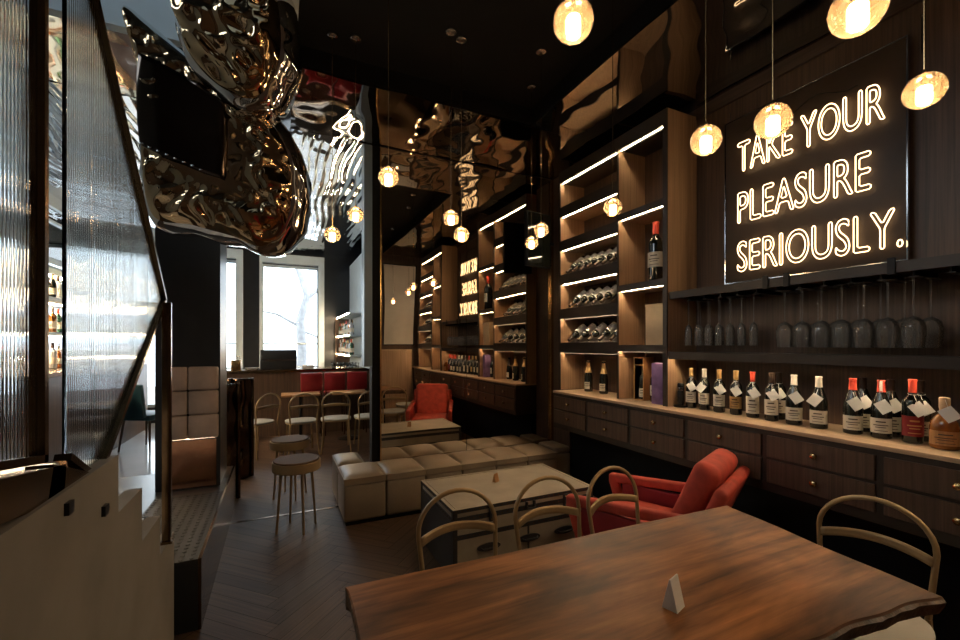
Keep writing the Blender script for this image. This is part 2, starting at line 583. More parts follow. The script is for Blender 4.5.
# ------------------------------------------------------------------ setting: ceilings
def foil(name, mat, x0, x1, y0, y1, z, amp, sc, res, ribs=0.0):
    nu, nv = max(2, int((x1 - x0) / res)), max(2, int((y1 - y0) / res))
    def fn(u, v):
        x, y = x0 + (x1 - x0) * u, y0 + (y1 - y0) * v
        d = amp * noise.noise((x / sc, y / (sc * 1.4), 2.2)) + amp * .4 * noise.noise((x / sc * 2.7, y / sc * 1.9, 7.7))
        if ribs:
            d += ribs * math.sin(2 * PI * (x + .12 * noise.noise((x, y * .8, 4))) / 0.085)
        return (x, y, z + d)
    return struct(MB().grid(fn, nu, nv).build(name, mat))
foil('ceiling_right', M['foil'], 1.99, XW, YB, 3.18, ZC, .010, .42, .04)
foil('ceiling_middle', M['foil'], 0.09, XW, 3.18, YM, ZC, .012, .36, .04)
foil('ceiling_bar', M['foilbright'], XL, XW, YM, YF, ZC, .016, .5, .022, ribs=.0022)
foil('ceiling_landing', M['foilbright'], XL, 0.09, 3.2, YM, ZC, .012, .36, .05)
struct(B(0.1, 2.01, YB, 3.20, 3.56, 3.62).build('ceiling_recess', M['black']))
struct(MB().box(1.99, 2.03, YB, 3.20, ZC + .02, 3.56).box(0.1, 2.03, 3.18, 3.22, ZC + .02, 3.56).build('trim_2', M['black']))
struct(B(0.035, 0.1, YB, 3.2, ZC - .02, ZV).build('trim_3', M['palewall']))
struct(B(XL, 0.1, 3.2, 3.27, ZC - .01, ZV).build('wall_void', M['palewall']))
struct(B(XL, 0.1, YB, 3.27, ZV, ZV + .05).build('ceiling_void', M['charcoal']))
struct(B(XL - .1, XW + .1, YB - .1, YF + .1, 4.8, 4.86).build('ceiling_top', M['black']))

# ------------------------------------------------------------------ mirror wall
def mirror_panel(x0, x1, label):
    def fn(u, v):
        x, z = x0 + (x1 - x0) * u, 0.36 + (ZC - .37) * v
        d = .0016 * noise.noise((x * 1.4, z * 1.2, 3.3))
        return (x, YM + d, z)
    o = MB().grid(fn, 24, 60).build('wall_mounted_mirror', M['mirror'])
    md = o.modifiers.new('thick', 'SOLIDIFY'); md.thickness = .006; md.offset = 1
    es = o.modifiers.new('edges', 'EDGE_SPLIT'); es.split_angle = math.radians(30)
    return tag(o, label, 'mirror', 'bronze mirror wall panels')
mirror_panel(.885, 1.775, 'tall bronze mirror panel above the bench, beside the bar opening')
mirror_panel(1.779, 2.82, 'tall bronze mirror panel above the bench, next to the wood shelving')
struct(B(.80, 2.9, YM + .012, YM + .13, 0, ZC).build('wall_mirror', M['black']))
struct(B(.872, .885, YM - .016, YM + .012, .36, ZC - .012).build('trim_4', M['brass']))
struct(B(2.82, 2.85, YM - .03, YM + .012, 0, ZC - .012).build('trim_5', M['brass']))
struct(B(.885, 2.82, YM - .012, YM + .01, .345, .362).build('trim_6', M['brass']))
struct(B(.725, .80, YM - .005, YM + .13, 1.29, ZC - .015).build('trim_7', M['daylit_post']))
struct(B(2.85, XW, 3.77, YM + .13, 0, ZC - .012).build('wall_corner', M['walnut']))

# ------------------------------------------------------------------ right wall shelving
ZL = [1.42, 1.775, 2.135, 2.495, 2.853]          # undersides of the left-bay boards
ZR = [1.446, 1.967, 2.593]
LED_TOP = 3.215
def light_strip(parent, y0, y1, z):
    a = B(XS + .014, XS + .028, y0, y1, z - .003, z).build('light_strip', M['led'], parent)
    B(XS + .031, XS + .037, y0, y1, z - .020, z).build('light_shade', M['fascia'], parent)
    B(XS + .004, XS + .010, y0, y1, z - .003, z).build('light_lip', M['fascia'], parent)
def bay(name, label, y0, y1, zs, th, gable0, gable1):
    t = thing(name, label, 'shelf', (XS, (y0 + y1) / 2, HC))
    t2 = t
    def add(mb, nm, m):
        # coordinates are world: shift into the local frame of the empty
        mb.v = [(p[0] - t.location.x, p[1] - t.location.y, p[2] - t.location.z) for p in mb.v]
        return mb.build(nm, m, t)
    add(B(XS, XW - .005, y0 - gable0, y0, HC, 3.33), 'side_panel', M['walnut_lit'])
    add(B(XS, XW - .005, y1, y1 + gable1, HC, 3.33), 'side_panel', M['walnut_lit'])
    add(B(XW - .02, XW - .005, y0, y1, HC, 3.33), 'back_panel', M['walnut'])
    for z in zs:
        o = add(B(XS - .004, XW - .02, y0, y1, z, z + th), 'shelf_board', M['walnut_lit'])
        e = add(B(XS - .012, XS - .004, y0, y1, z - .006, z + th), 'board_edge', M['fascia'])
    add(B(XS - .012, XW - .02, y0, y1, LED_TOP, 3.33), 'top_board', M['fascia'])
    for z in list(zs) + [LED_TOP]:
        for (nm, m, a, b, c, d) in (('light_strip', M['led'], .018, .0215, -.003, -.0005), ('light_shade', M['black'], .029, .032, -.013, 0),):
            add(B(XS + a, XS + b, y0 + .01, y1 - .01, z + c, z + d), nm, m)
    # dark front edging on the gables
    for (g0, g1) in ((y0 - gable0, y0), (y1, y1 + gable1)):
        if g1 - g0 > .005:
            add(B(XS - .012, XS, g0, g1, HC, 3.33), 'panel_edge', M['fascia'])
    return t
bay('bottle_shelf', 'tall lit walnut shelf bay with slanted wine bottles beside the bronze mirror', 2.905, 3.747, ZL, .10, .008, .02)
bay('bottle_shelf', 'narrow lit walnut shelf bay holding the very large wine bottle', 2.404, 2.889, ZR, .05, .04, .008)
bay('bottle_shelf', 'narrow lit shelf bay behind the viewer, seen only in the mirror', .26, .74, ZR, .05, .008, .04)
bay('bottle_shelf', 'wide lit bottle bay behind the viewer, seen only in the mirror', -.59, .244, ZL, .10, .02, .008)

# stemware shelf between the bays
YG0, YG1 = .785, 2.36
t = thing('stemware_shelf', 'long dark walnut shelf with hanging glasses below the neon sign', 'shelf', (XW, 1.57, 1.4))
def loc_add(t, mb, nm, m, **k):
    mb.v = [(p[0] - t.location.x, p[1] - t.location.y, p[2] - t.location.z) for p in mb.v]
    return mb.build(nm, m, t, **k)
loc_add(t, B(XS + .02, XW - .004, YG0, YG1, 1.862, 1.90), 'top_board', M['walnut_y'])
loc_add(t, B(XS + .008, XS + .02, YG0, YG1, 1.852, 1.905), 'top_edge', M['fascia'])
loc_add(t, B(XS + .008, XW - .004, YG0, YG1, 1.405, 1.443), 'lower_board', M['walnut_y'])
loc_add(t, B(XS + .0, XS + .008, YG0, YG1, 1.388, 1.445), 'lower_edge', M['fascia'])
struct(B(XW - .02, XW, YG0, YG1, 3.30, ZC - .015).build('trim_9', M['walnut_y']))
loc_add(t, B(XW - .016, XW - .004, YG0, YG1, HC, 1.405), 'back_panel', M['walnut'])
loc_add(t, B(XS + .036, XS + .0395, YG0 + .02, YG1 - .02, 1.401, 1.4045), 'light_strip', M['led'])
loc_add(t, B(XS + .052, XS + .055, YG0 + .02, YG1 - .02, 1.386, 1.405), 'light_shade', M['black'])
loc_add(t, B(XW - .016, XW - .004, YG0, YG1, 1.443, 1.862), 'back_panel', M['walnut'])
for y in [YG0 + .06 + k * .125 for k in range(12)]:
    loc_add(t, MB().box(XS + .05, XW - .03, y - .004, y + .004, 1.832, 1.862).box(XS + .05, XW - .03, y - .016, y + .016, 1.828, 1.832), 'glass_rail', M['blackmetal'])
for y in (1.50, 1.62, 1.02):
    loc_add(t, B(XS - .004, XS + .008, y, y + .03, 1.845, 1.925), 'bracket', M['blackmetal'])

# ------------------------------------------------------------------ worktop and drawer cabinets
wt = B(XC, XW - .004, -.78, 3.703, HC - .022, HC).build('worktop', M['oak'], bevel=.002)
tag(wt, 'long light oak worktop on the drawer cabinets along the right wall', 'worktop')
CY = [3.703 - .535 * k for k in range(9)]
def cabinet(k):
    y1, y0 = CY[k], CY[k + 1]
    lab = ('drawer cabinet at the mirror end of the worktop' if k == 0 else
           '%s walnut drawer cabinet counted from the mirror end of the worktop' % ordw(k))
    t = thing('drawer_cabinet', 'dark walnut two-drawer cabinet, ' + lab if k == 0 else lab, 'cabinet', (XC, (y0 + y1) / 2, 0), 0, 'drawer cabinets under the oak worktop')
    yy = (y1 - y0) / 2
    MB().box(.012, .46, -yy, yy, .64, HC - .022).build('carcass', M['fascia'], t)
    MB().box(.24, .46, -yy, yy, 0, .64).build('plinth', M['black'], t)
    for z0, z1 in ((.845, .968), (.694, .828)):
        d = MB().box(.0, .012, -yy + .017, yy - .017, z0, z1).build('drawer', M['walnut'], t, bevel=.001, segs=1)
        MB().lathe([(0.0, 0), (.006, 0), (.005, .010), (.0125, .016), (.012, .022), (.006, .026), (0, .0265)], n=14,
                   mt=Matrix.Translation((0, 0, (z0 + z1) / 2)) @ Matrix.Rotation(-PI / 2, 4, 'Y') @ Matrix.Scale(1.3, 4)).build('knob', M['brass'], d)
for k in range(8):
    cabinet(k)

# ------------------------------------------------------------------ bottles
PROF = {
 'bordeaux': [(0, .004), (.030, 0), (.0365, .004), (.0375, .012), (.0375, .185), (.036, .198), (.029, .212), (.018, .224), (.0145, .235), (.0138, .292), (.0155, .293), (.0155, .300), (0, .3005)],
 'burgundy': [(0, .004), (.034, 0), (.041, .004), (.042, .012), (.042, .140), (.039, .165), (.031, .195), (.022, .220), (.016, .240), (.0142, .285), (.016, .287), (.016, .296), (0, .2965)],
 'champagne': [(0, .004), (.034, 0), (.042, .005), (.0435, .015), (.0435, .130), (.040, .165), (.031, .205), (.022, .240), (.017, .262), (.0155, .295), (.0185, .297), (.0185, .308), (.0165, .315), (0, .318)],
 'squat': [(0, .003), (.045, 0), (.050, .004), (.052, .02), (.050, .10), (.046, .125), (.030, .150), (.017, .163), (.015, .185), (.018, .186), (.018, .225), (0, .2255)],
}
CAPZ = {'bordeaux': (.238, .3015), 'burgundy': (.236, .298), 'champagne': (.195, .319), 'squat': (.168, .235)}
def cap_profile(kind):
    z0, z1 = CAPZ[kind]
    P = PROF[kind]
    out = []
    def rad(z):
        for (r0, a), (r1, b) in zip(P[1:], P[2:]):
            if a <= z <= b: return r0 + (r1 - r0) * (z - a) / max(1e-6, b - a)
        return P[-2][0]
    n = 7
    for i in range(n):
        z = z0 + (z1 - .004 - z0) * i / (n - 1)
        out.append((rad(z) + .0012, z))
    out.append((rad(z1 - .006), z1))
    out.append((0, z1 + .0005))
    return out
def make_bottle(kind, label, loc, cap='capgold', lab='paper', s=1.0, tagged=True, ang=0.0, lz=(.045, .125), group=None, glass='bottle', name='wine_bottle', band=None, span=1.25, tagside=1):
    t = thing(name, label, 'bottle', loc, ang, group)
    P = PROF[kind]
    R = max(r for r, z in P)
    body = MB().lathe([(r * s, z * s) for r, z in P], n=22).build('glass_body', M[glass], t)
    MB().lathe([(r * s, z * s) for r, z in cap_profile(kind)], n=18, cap=False).build('capsule', M[cap], t)
    if lab:
        l = MB().lathe([((R + .0006) * s, lz[0] * s), ((R + .0012) * s, lz[0] * s), ((R + .0012) * s, lz[1] * s), ((R + .0006) * s, lz[1] * s)], n=16, a0=-span, a1=span).build('paper_label', M[lab], t)
        mk = MB()
        r2 = (R + .0016) * s
        h = lz[1] - lz[0]
        for f0, f1, a in ((.72, .80, .45), (.5, .56, .7), (.36, .41, .5), (.14, .18, .62)):
            mk.lathe([(r2, (lz[0] + h * f0) * s), (r2, (lz[0] + h * f1) * s)], n=8, a0=-a, a1=a)
        mk.build('label_print', M['capdark' if band is None else band], t)
    if tagged:
        q = Matrix.Translation(((R + .004) * s * 1.0, .012 * tagside, .165 * s)) @ Matrix.Rotation(.62 * tagside, 4, 'X') @ Matrix.Rotation(-.22, 4, 'Y')
        tg = MB().box(0, .0012, -.026, .026, -.031, .031, q).build('price_tag', M['white'], t)
        nr = .0165 * s
        MB().tube([(nr * math.cos(a), nr * math.sin(a), .232 * s - .004 * math.cos(a)) for a in [2 * PI * i / 14 for i in range(14)]], .0008, 5, True).tube(
            [(nr, 0, .229 * s), ((R + .006) * s, .008 * tagside, .19 * s)], .0008, 5).build('tag_string', M['white'], tg)
    return t
A_CAM = PI + .45          # labels look into the room, a little towards the viewer
def standing(kind, px_label, x, y, **k):
    return make_bottle(kind, px_label, (x, y, HC), ang=k.pop('ang', A_CAM + random.uniform(-.15, .15)), group='wine bottles standing on the oak worktop', **k)

row = [ # kind, x, y, cap, label text, extra
 ('bordeaux', 2.83, 2.245, 'capgold', 'gold-capped wine bottle with hanging tag, next to the black cylinder', {}),
 ('bordeaux', 2.83, 2.135, 'capwhite', 'white-capped slim wine bottle, second from the black cylinder', {'tagside': -1}),
 ('bordeaux', 2.83, 2.018, 'capgold', 'gold-capped wine bottle, third from the black cylinder', {}),
 ('bordeaux', 2.83, 1.895, 'capgold', 'gold-capped bottle with brown label, fourth from the black cylinder', {'lab': 'capgold'}),
 ('bordeaux', 2.82, 1.775, 'capred', 'wine bottle with orange-red cap and large cream label', {'lz': (.03, .14)}),
 ('bordeaux', 2.81, 1.650, 'capdark', 'dark-capped wine bottle with broad cream label, in front of a twin', {'lz': (.04, .135)}),
 ('bordeaux', 2.91, 1.662, 'capdark', 'dark-capped wine bottle half hidden behind its twin', {}),
 ('burgundy', 2.80, 1.515, 'capwhite', 'round-shouldered bottle with white cap, left of the similar white-capped pair', {'lz': (.03, .105)}),
 ('burgundy', 2.80, 1.385, 'capwhite', 'round-shouldered bottle with white cap, right of the similar white-capped pair', {'lz': (.03, .105), 'tagside': -1}),
 ('burgundy', 2.80, 1.225, 'capred', 'round-shouldered bottle with red wax cap and black crest label', {'lz': (.025, .10)}),
 ('burgundy', 2.93, 1.235, 'capdark', 'dark wine bottle behind the red-waxed bottle with crest label', {'lz': (.025, .10)}),
 ('burgundy', 2.80, 1.105, 'capred', 'red-waxed wine bottle with a white ribbon down its neck', {'lz': (.03, .105)}),
 ('burgundy', 2.90, 1.105, 'capdark', 'dark wine bottle behind the ribboned red-waxed bottle', {'lz': (.03, .105)}),
 ('bordeaux', 2.80, .985, 'capred', 'red-capped bottle with maroon and gold striped label', {'lab': 'redleather', 'band': 'capgold', 'lz': (.035, .13), 's': 1.03, 'span': 1.5}),
 ('bordeaux', 2.90, .99, 'capdark', 'dark wine bottle behind the maroon-labelled bottle', {'s': 1.0, 'lz': (.03, .10)}),
]
for kind, x, y, cap, lab, ex in row:
    b_ = standing(kind, lab, x, y, cap=cap, **ex)
    if 'ribbon' in lab and 'white ribbon' in lab:
        B(.0155, .0172, -.006, .006, .215, .292).build('ribbon', M['white'], b_)
sq = standing('squat', 'squat clear bottle of amber spirit with wooden stopper', 2.78, .868, cap='oak', lab='orangewood', glass='amber', name='spirit_bottle', lz=(.02, .085))

# gadget by the first bottle
t = thing('electric_corkscrew', 'black cylinder with silver band on a small tray beside the bottles', 'corkscrew', (2.80, 2.315, HC))
MB().lathe([(0, 0), (.048, 0), (.05, .004), (.05, .012), (.046, .014), (0, .014)], n=24).build('tray', M['blackmetal'], t)
MB().lathe([(0, .014), (.022, .014), (.023, .03), (.023, .125), (.0225, .126)], n=20).build('body', M['blackmetal'], t)
MB().lathe([(.0232, .126), (.0236, .127), (.0236, .150), (.0232, .151)], n=20, cap=False).build('silver_band', M['steel'], t)
MB().lathe([(.023, .151), (.023, .176), (.018, .182), (0, .183)], n=20).build('cap', M['blackmetal'], t)

# lower cells of the bays
for i, y in enumerate((3.47, 3.245)):
    make_bottle('champagne', ('champagne bottle with gold foil neck, nearer the mirror', 'champagne bottle with gold foil neck, nearer the wooden wine case')[i], (2.86, y, HC), 'capgold', 'paper', 1.0, False, A_CAM, (.03, .10), 'champagne bottles on the worktop', span=.7)
make_bottle('champagne', 'third dark bottle half hidden behind the shelf divider', (2.90, 3.0, HC), 'capdark', 'paper', .96, False, A_CAM, (.03, .10), 'champagne bottles on the worktop')
t = thing('wine_case', 'upright open orange wood wine case holding a bottle', 'box', (2.86, 2.745, HC))
MB().box(-.055, .06, -.055, -.047, 0, .37).box(-.055, .06, .047, .055, 0, .37).box(-.055, .06, -.047, .047, 0, .008).box(-.055, .06, -.047, .047, .362, .37).box(.052, .06, -.047, .047, .008, .362).build('case', M['orangewood'], t)
MB().box(-.05, .05, -.047, .047, .30, .306).build('bottle_holder', M['orangewood'], t)
make_bottle('bordeaux', 'wine bottle standing inside the open wooden case', (2.86, 2.745, HC + .008), 'capdark', 'paper', .95, False, A_CAM, (.02, .10))
make_bottle('bordeaux', 'white-labelled wine bottle between the wooden case and violet carton', (2.84, 2.60, HC), 'capdark', 'paper', 1.0, False, A_CAM, (.055, .14))
o = B(-.045, .045, -.05, .05, 0, .33).build('carton', M['purple'], None, (2.79, 2.50, HC), bevel=.002)
o.rotation_euler = (0, 0, .12)
tag(o, 'violet printed bottle carton in the lowest cell of the narrow bay', 'box')
t = thing('wooden_box', 'pale wooden wine box standing below the very large bottle', 'box', (2.82, 2.53, ZR[0] + .05))
MB().box(-.05, .05, -.105, .105, 0, .335).build('box_body', M['beige'], t, bevel=.002)
MB().box(-.054, -.05, -.105, .105, .315, .335).box(-.0515, -.05, -.012, .012, .10, .135).build('stamp', M['beige'], t)
make_bottle('bordeaux', 'very large dark wine bottle with red neck in upper narrow cell', (2.80, 2.555, ZR[1] + .05), 'capred', 'paper', 1.62, False, A_CAM, (.07, .145))

# slanted bottles: rows across the wide bay
def slanted(y_start, n, pitch, z, row_label, seed, unit_label, caps, X0=2.80):
    rnd = random.Random(seed)
    src = None
    for i in range(n):
        y = y_start - i * pitch
        lab = '%s slanted wine bottle from the mirror end, %s' % (ordw(i), row_label) if unit_label == 'a' else '%s slanted bottle on the %s of the bay seen only in reflection' % (ordw(i), row_label)
        lean = -0.80
        if src is None:
            b = make_bottle('bordeaux', lab, (X0, y, z), caps, 'white', .95, False, 0, (.04, .165), group='slanted wine bottles on the lit shelves', span=2.9)
            src = b
        else:
            b = dup(src, lab, (X0, y, z))
        # neck down and forward, base up at the back of the shelf
        d = Vector((-.81, 0, -.59)).normalized()
        tip = Vector((XS + .018, y, z + .024))
        b.rotation_euler = (0, math.atan2(d.x, d.z), 0)
        b.location = tip - d * (.3 * .95)
    y_a, y_b = y_start + .045, y_start - (n - 1) * pitch - .045
    rk = MB().prism([(XS + .062, 0.001), (XS + .285, .160), (XS + .285, .001)], y_a - y_b, 'Y', y_b).build('bottle_rack', M['fascia'], None, (0, 0, z))
    tag(rk, 'dark sloping rack under the slanted bottles, %s%s' % (row_label, '' if unit_label == 'a' else ', seen in the mirror'), 'rack', 'bottle racks')
for (z, n, pit, y0, lab, sd) in ((ZL[2] + .10, 7, .108, 3.665, 'top bottle row', 1), (ZL[1] + .10, 5, .118, 3.62, 'middle bottle row', 2), (ZL[0] + .10, 5, .155, 3.635, 'lowest bottle row', 3)):
    slanted(y0, n, pit, z, lab, sd, 'a', 'capdark')
for (z, n, pit, y0, lab, sd) in ((ZL[2] + .10, 5, .12, .14, 'top row', 4), (ZL[1] + .10, 5, .12, .14, 'middle row', 5), (ZL[0] + .10, 5, .12, .14, 'lowest row', 6)):
    slanted(y0, n, pit, z, lab, sd, 'b', 'capdark')

# ------------------------------------------------------------------ hanging glasses
def make_glass(label, prof, loc, grp):
    t = thing('wine_glass', label, 'glass', loc, 0, grp)
    kz, kr = prof['k']
    prof = {a: [(r * kr, z * kz) for r, z in prof[a]] for a in ('foot', 'stem', 'bowl')}
    bowl = prof['bowl']
    MB().lathe(bowl, n=20, cap=False).build('bowl', M['stemglass'], t)
    MB().lathe(prof['stem'], n=10).build('stem', M['stemglass'], t)
    MB().lathe(prof['foot'], n=20).build('foot', M['stemglass'], t)
    return t
FLUTE = {'k': (1, 1), 'foot': [(0, 0), (.030, -.001), (.030, -.0025), (.005, -.006), (0, -.006)], 'stem': [(.004, -.005), (.0033, -.10), (.004, -.180)],
         'bowl': [(.004, -.180), (.016, -.192), (.0235, -.215), (.0255, -.26), (.0240, -.335), (.0230, -.335), (.0245, -.26), (.0225, -.217), (.015, -.195), (.002, -.183)]}
WINE = {'k': (1, 1), 'foot': [(0, 0), (.037, -.001), (.037, -.0025), (.006, -.006), (0, -.006)], 'stem': [(.0045, -.005), (.0036, -.10), (.0045, -.190)],
        'bowl': [(.0045, -.190), (.020, -.197), (.037, -.213), (.0455, -.245), (.0455, -.275), (.038, -.345), (.037, -.345), (.0443, -.275), (.0443, -.246), (.036, -.215), (.019, -.200), (.002, -.193)]}
ZG = 1.828
src = None
k = 0
for xi, xx in enumerate((2.80, 2.93)):
    for i in range(7):
        y = 2.245 - i * .0815
        if xi == 1 and i == 6: continue
        lab = 'slender flute glass hanging in the %s row, %s from the shelf bay' % (('front', 'rear')[xi], ordw(i))
        if src is None: src = make_glass(lab, FLUTE, (xx, y, ZG), 'flutes hanging below the stemware shelf')
        else: dup(src, lab, (xx, y, ZG))
src = None
for xi, xx in enumerate((2.795, 2.92)):
    for i in range(7):
        y = 1.565 - i * .0975 - .02 * xi
        lab = 'round-bowled wine glass hanging in the %s row, %s from the flutes' % (('front', 'rear')[xi], ordw(i))
        if src is None: src = make_glass(lab, WINE, (xx, y, ZG), 'wine glasses hanging below the stemware shelf')
        else: dup(src, lab, (xx, y, ZG))

# ------------------------------------------------------------------ neon sign
XN = 2.99
sg = thing('neon_sign', 'square black sign with warm white neon outline lettering', 'sign', (XN, 1.578, 1.95))
MB().box(0, .012, -.503, .503, 0, 1.172).build('board', M['signboard'], sg, bevel=.002)
MB().box(-.004, .016, -.509, -.503, -.005, 1.177).box(-.004, .016, .503, .509, -.005, 1.177).box(-.004, .016, -.503, .503, -.005, 0).box(-.004, .016, -.503, .503, 1.172, 1.177).build('edge_frame', M['steel'], sg)
for y in (.475, -.56):
    MB().tube([(.01, y, 1.172 if y > 0 else 1.05), (.01, y, 1.24)], .004, 8).sphere((.01, y, 1.245), .008, 8, 6).build('hanger', M['steel'], sg)
def neon_line(text, zbase, height, y_left, y_right):
    cu = bpy.data.curves.new('lettering', 'FONT')
    cu.body = text
    cu.fill_mode = 'NONE'
    cu.offset = .026
    cu.size = 1.0
    cu.resolution_u = 4
    tmp = bpy.data.objects.new('tmp', cu)
    COL.objects.link(tmp)
    bpy.context.view_layer.update()
    dg = bpy.context.evaluated_depsgraph_get()
    me = bpy.data.meshes.new_from_object(tmp.evaluated_get(dg))
    # outline polylines from the edges
    adj = {}
    for e in me.edges:
        a, b = e.vertices
        adj.setdefault(a, []).append(b)
        adj.setdefault(b, []).append(a)
    co = [Vector(v.co) for v in me.vertices]
    xs = [c.x for c in co]; ys = [c.y for c in co]
    mnx, mxx, mny, mxy = min(xs), max(xs), min(ys), max(ys)
    seen, loops = set(), []
    for v0 in adj:
        if v0 in seen: continue
        lp, prev, cur = [v0], None, v0
        seen.add(v0)
        while True:
            nx = [q for q in adj[cur] if q != prev and q not in seen]
            if not nx: break
            prev, cur = cur, nx[0]
            seen.add(cur)
            lp.append(cur)
        loops.append(lp)
    wd = y_left - y_right
    tube = MB()
    for lp in loops:
        if len(lp) < 3: continue
        pts = []
        for q in lp:
            u = (co[q].x - mnx) / (mxx - mnx); v = (co[q].y - mny) / (mxy - mny)
            p = Vector((-.030, y_left - u * wd, zbase + v * height))
            if not pts or (p - pts[-1]).length > .003: pts.append(p)
        # soften corners
        sm = []
        n = len(pts)
        for i, p in enumerate(pts):
            a, b = pts[i - 1], pts[(i + 1) % n]
            for d in (a, b):
                L = (d - p).length
                sm.append(p + (d - p) * min(.30, .008 / max(L, 1e-5)))
        tube.tube(sm, .0032, 7, True)
        c = sm[0]
        MB().tube([(-.026, c.y, c.z), (0, c.y, c.z)], .003, 6).build('tube_support', M['clearglass'], sg)
    bpy.data.objects.remove(tmp)
    tube.build('neon_lettering', M['neon'], sg)
neon_line('TAKE YOUR', .770, .212, .391, -.425)
neon_line('PLEASURE', .410, .218, .391, -.365)
neon_line('SERIOUSLY.', .066, .212, .394, -.498)
MB().tube([(-.012, .35 - .05 * i, 1.05 + .03 * math.sin(i * .9)) for i in range(14)], .0025, 6).build('cable', M['blackmetal'], sg)

# ------------------------------------------------------------------ pendants
def pendant(x, y, z, zc, label):
    t = thing('pendant_lamp', label, 'lamp', (x, y, z), 0, 'bubble glass globe pendants')
    R = .0525
    MB().sphere((0, 0, 0), R, 24, 16).build('glass_globe', M['globe'], t)
    MB().lathe([(0, -.040), (.016, -.040), (.0185, -.034), (.0185, .004), (.016, .010), (0, .010)], n=16).build('light_core', M['lamp'], t)
    MB().lathe([(.006, .010), (.006, R + .006), (.003, R + .014)], n=10).build('stem', M['brass'], t)
    MB().tube([(0, 0, R + .012), (0, 0, zc - z - .015)], .0018, 6).build('cable', M['brass'], t)
    MB().lathe([(0, -.022), (.02, -.022), (.035, -.016), (.038, -.004), (.038, 0), (0, 0)], c=(0, 0, zc - z), n=18).build('canopy', M['steel'], t)
    return t
ZK = 3.56
for a in ((.52, 2.23, 2.38, ZK, 'globe pendant hanging alone in front of the mirror, nearest the bar opening'),
          (.465, 2.94, 2.37, ZK, 'globe pendant before the bar, upper one of the close pair'),
          (.32, 2.98, 2.23, ZK, 'globe pendant before the bar, lower one of the close pair'),
          (1.02, 2.61, 2.33, ZK, 'globe pendant before the mirror middle, upper one of two'),
          (1.11, 2.65, 2.24, ZK, 'globe pendant before the mirror middle, lower one of two'),
          (1.66, 2.52, 2.30, ZK, 'globe pendant near the television, upper one of two'),
          (1.82, 2.90, 2.31, ZK, 'globe pendant near the television, lower one of two'),
          (.70, .91, 2.35, ZK, 'large near globe pendant at the top middle against the black ceiling'),
          (1.76, 1.92, 2.30, ZK, 'globe pendant in front of the divider between the lit shelf bays'),
          (1.40, 1.05, 2.24, ZK, 'globe pendant hanging just left of the neon sign'),
          (1.42, .83, 2.21, ZK, 'globe pendant overlapping the word TAKE'),
          (1.14, .49, 2.23, ZK, 'nearest globe pendant, above the word YOUR and cut by the frame'),
          (1.84, .62, 2.30, ZK, 'globe pendant right of the neon sign')):
    pendant(*a)

# ------------------------------------------------------------------ television in the mirror corner
t = thing('television', 'black wall-mounted television in the corner beside the mirror', 'television', (2.52, 3.86, 2.33), .18)
MB().box(-.17, .17, 0, .05, 0, .58).build('housing', M['black'], t, bevel=.004)
MB().box(-.158, .158, -.002, 0, .012, .568).build('screen', M['bottle'], t)
MB().tube([(.05, .05, .3), (.30, .10, .3)], .02, 8).build('bracket', M['blackmetal'], t)

# ------------------------------------------------------------------ bench
t = thing('bench', 'taupe leather block bench along the foot of the mirror wall', 'bench', (.48, 3.64, 0))
def cube_seat(x0, x1, y0, y1, m):
    p = B(x0 + .004, x1 - .004, y0 + .004, y1, .03, .335).build('seat_base', m, t, bevel=.02, segs=3)
    def fn(u, v):
        x = x0 + .003 + (x1 - x0 - .006) * u; y = y0 - .002 + (y1 - y0 + .002) * v
        e = (1 - (2 * u - 1) ** 6) * (1 - (2 * v - 1) ** 6)
        return (x, y, .385 + .030 * e)
    mb = MB().grid(fn, 14, 14)
    n = 15
    vs = [fn(i / 14, j / 14) for j in range(15) for i in range(15)]
    ring = [(i, 0) for i in range(14)] + [(14, j) for j in range(14)] + [(14 - i, 14) for i in range(14)] + [(0, 14 - j) for j in range(14)]
    top = [fn(i / 14, j / 14) for i, j in ring]
    low = [(p_[0], p_[1], .338) for p_ in top]
    k = len(ring)
    mb.add(top + low, [(i, (i + 1) % k, k + (i + 1) % k, k + i) for i in range(k)] + [tuple(range(k, 2 * k))])
    c = mb.build('seat_cushion', m, t, angle=60)
    MB().tube([(x0 + .003, y0 - .002, .386), (x1 - .003, y0 - .002, .386), (x1 - .003, y1, .386), (x0 + .003, y1, .386)], .004, 6, True).build('piping', m, c)
for k in range(6):
    cube_seat(.3533 * k, .3533 * (k + 1), 0, .44, M['leather'])
MB().box(.02, 2.1, .02, .42, 0, .03).build('base', M['black'], t)
t = thing('bench', 'leather block seat continuing behind the left end of the mirror wall', 'bench', (.48, 4.10, 0))
cube_seat(0, .25, 0, .42, M['leather'])
MB().box(.02, .23, .02, .40, 0, .03).build('base', M['black'], t)
t = thing('cube_stool', 'dark leather cube seat in the corner between bench and drawer cabinets', 'stool', (2.63, 3.73, 0))
MB().box(0, .20, 0, .33, .0, .34).build('body', M['leather'], t, bevel=.015)
MB().box(0, .20, 0, .33, .34, .41).build('seat_cushion', M['leather'], t, bevel=.02)

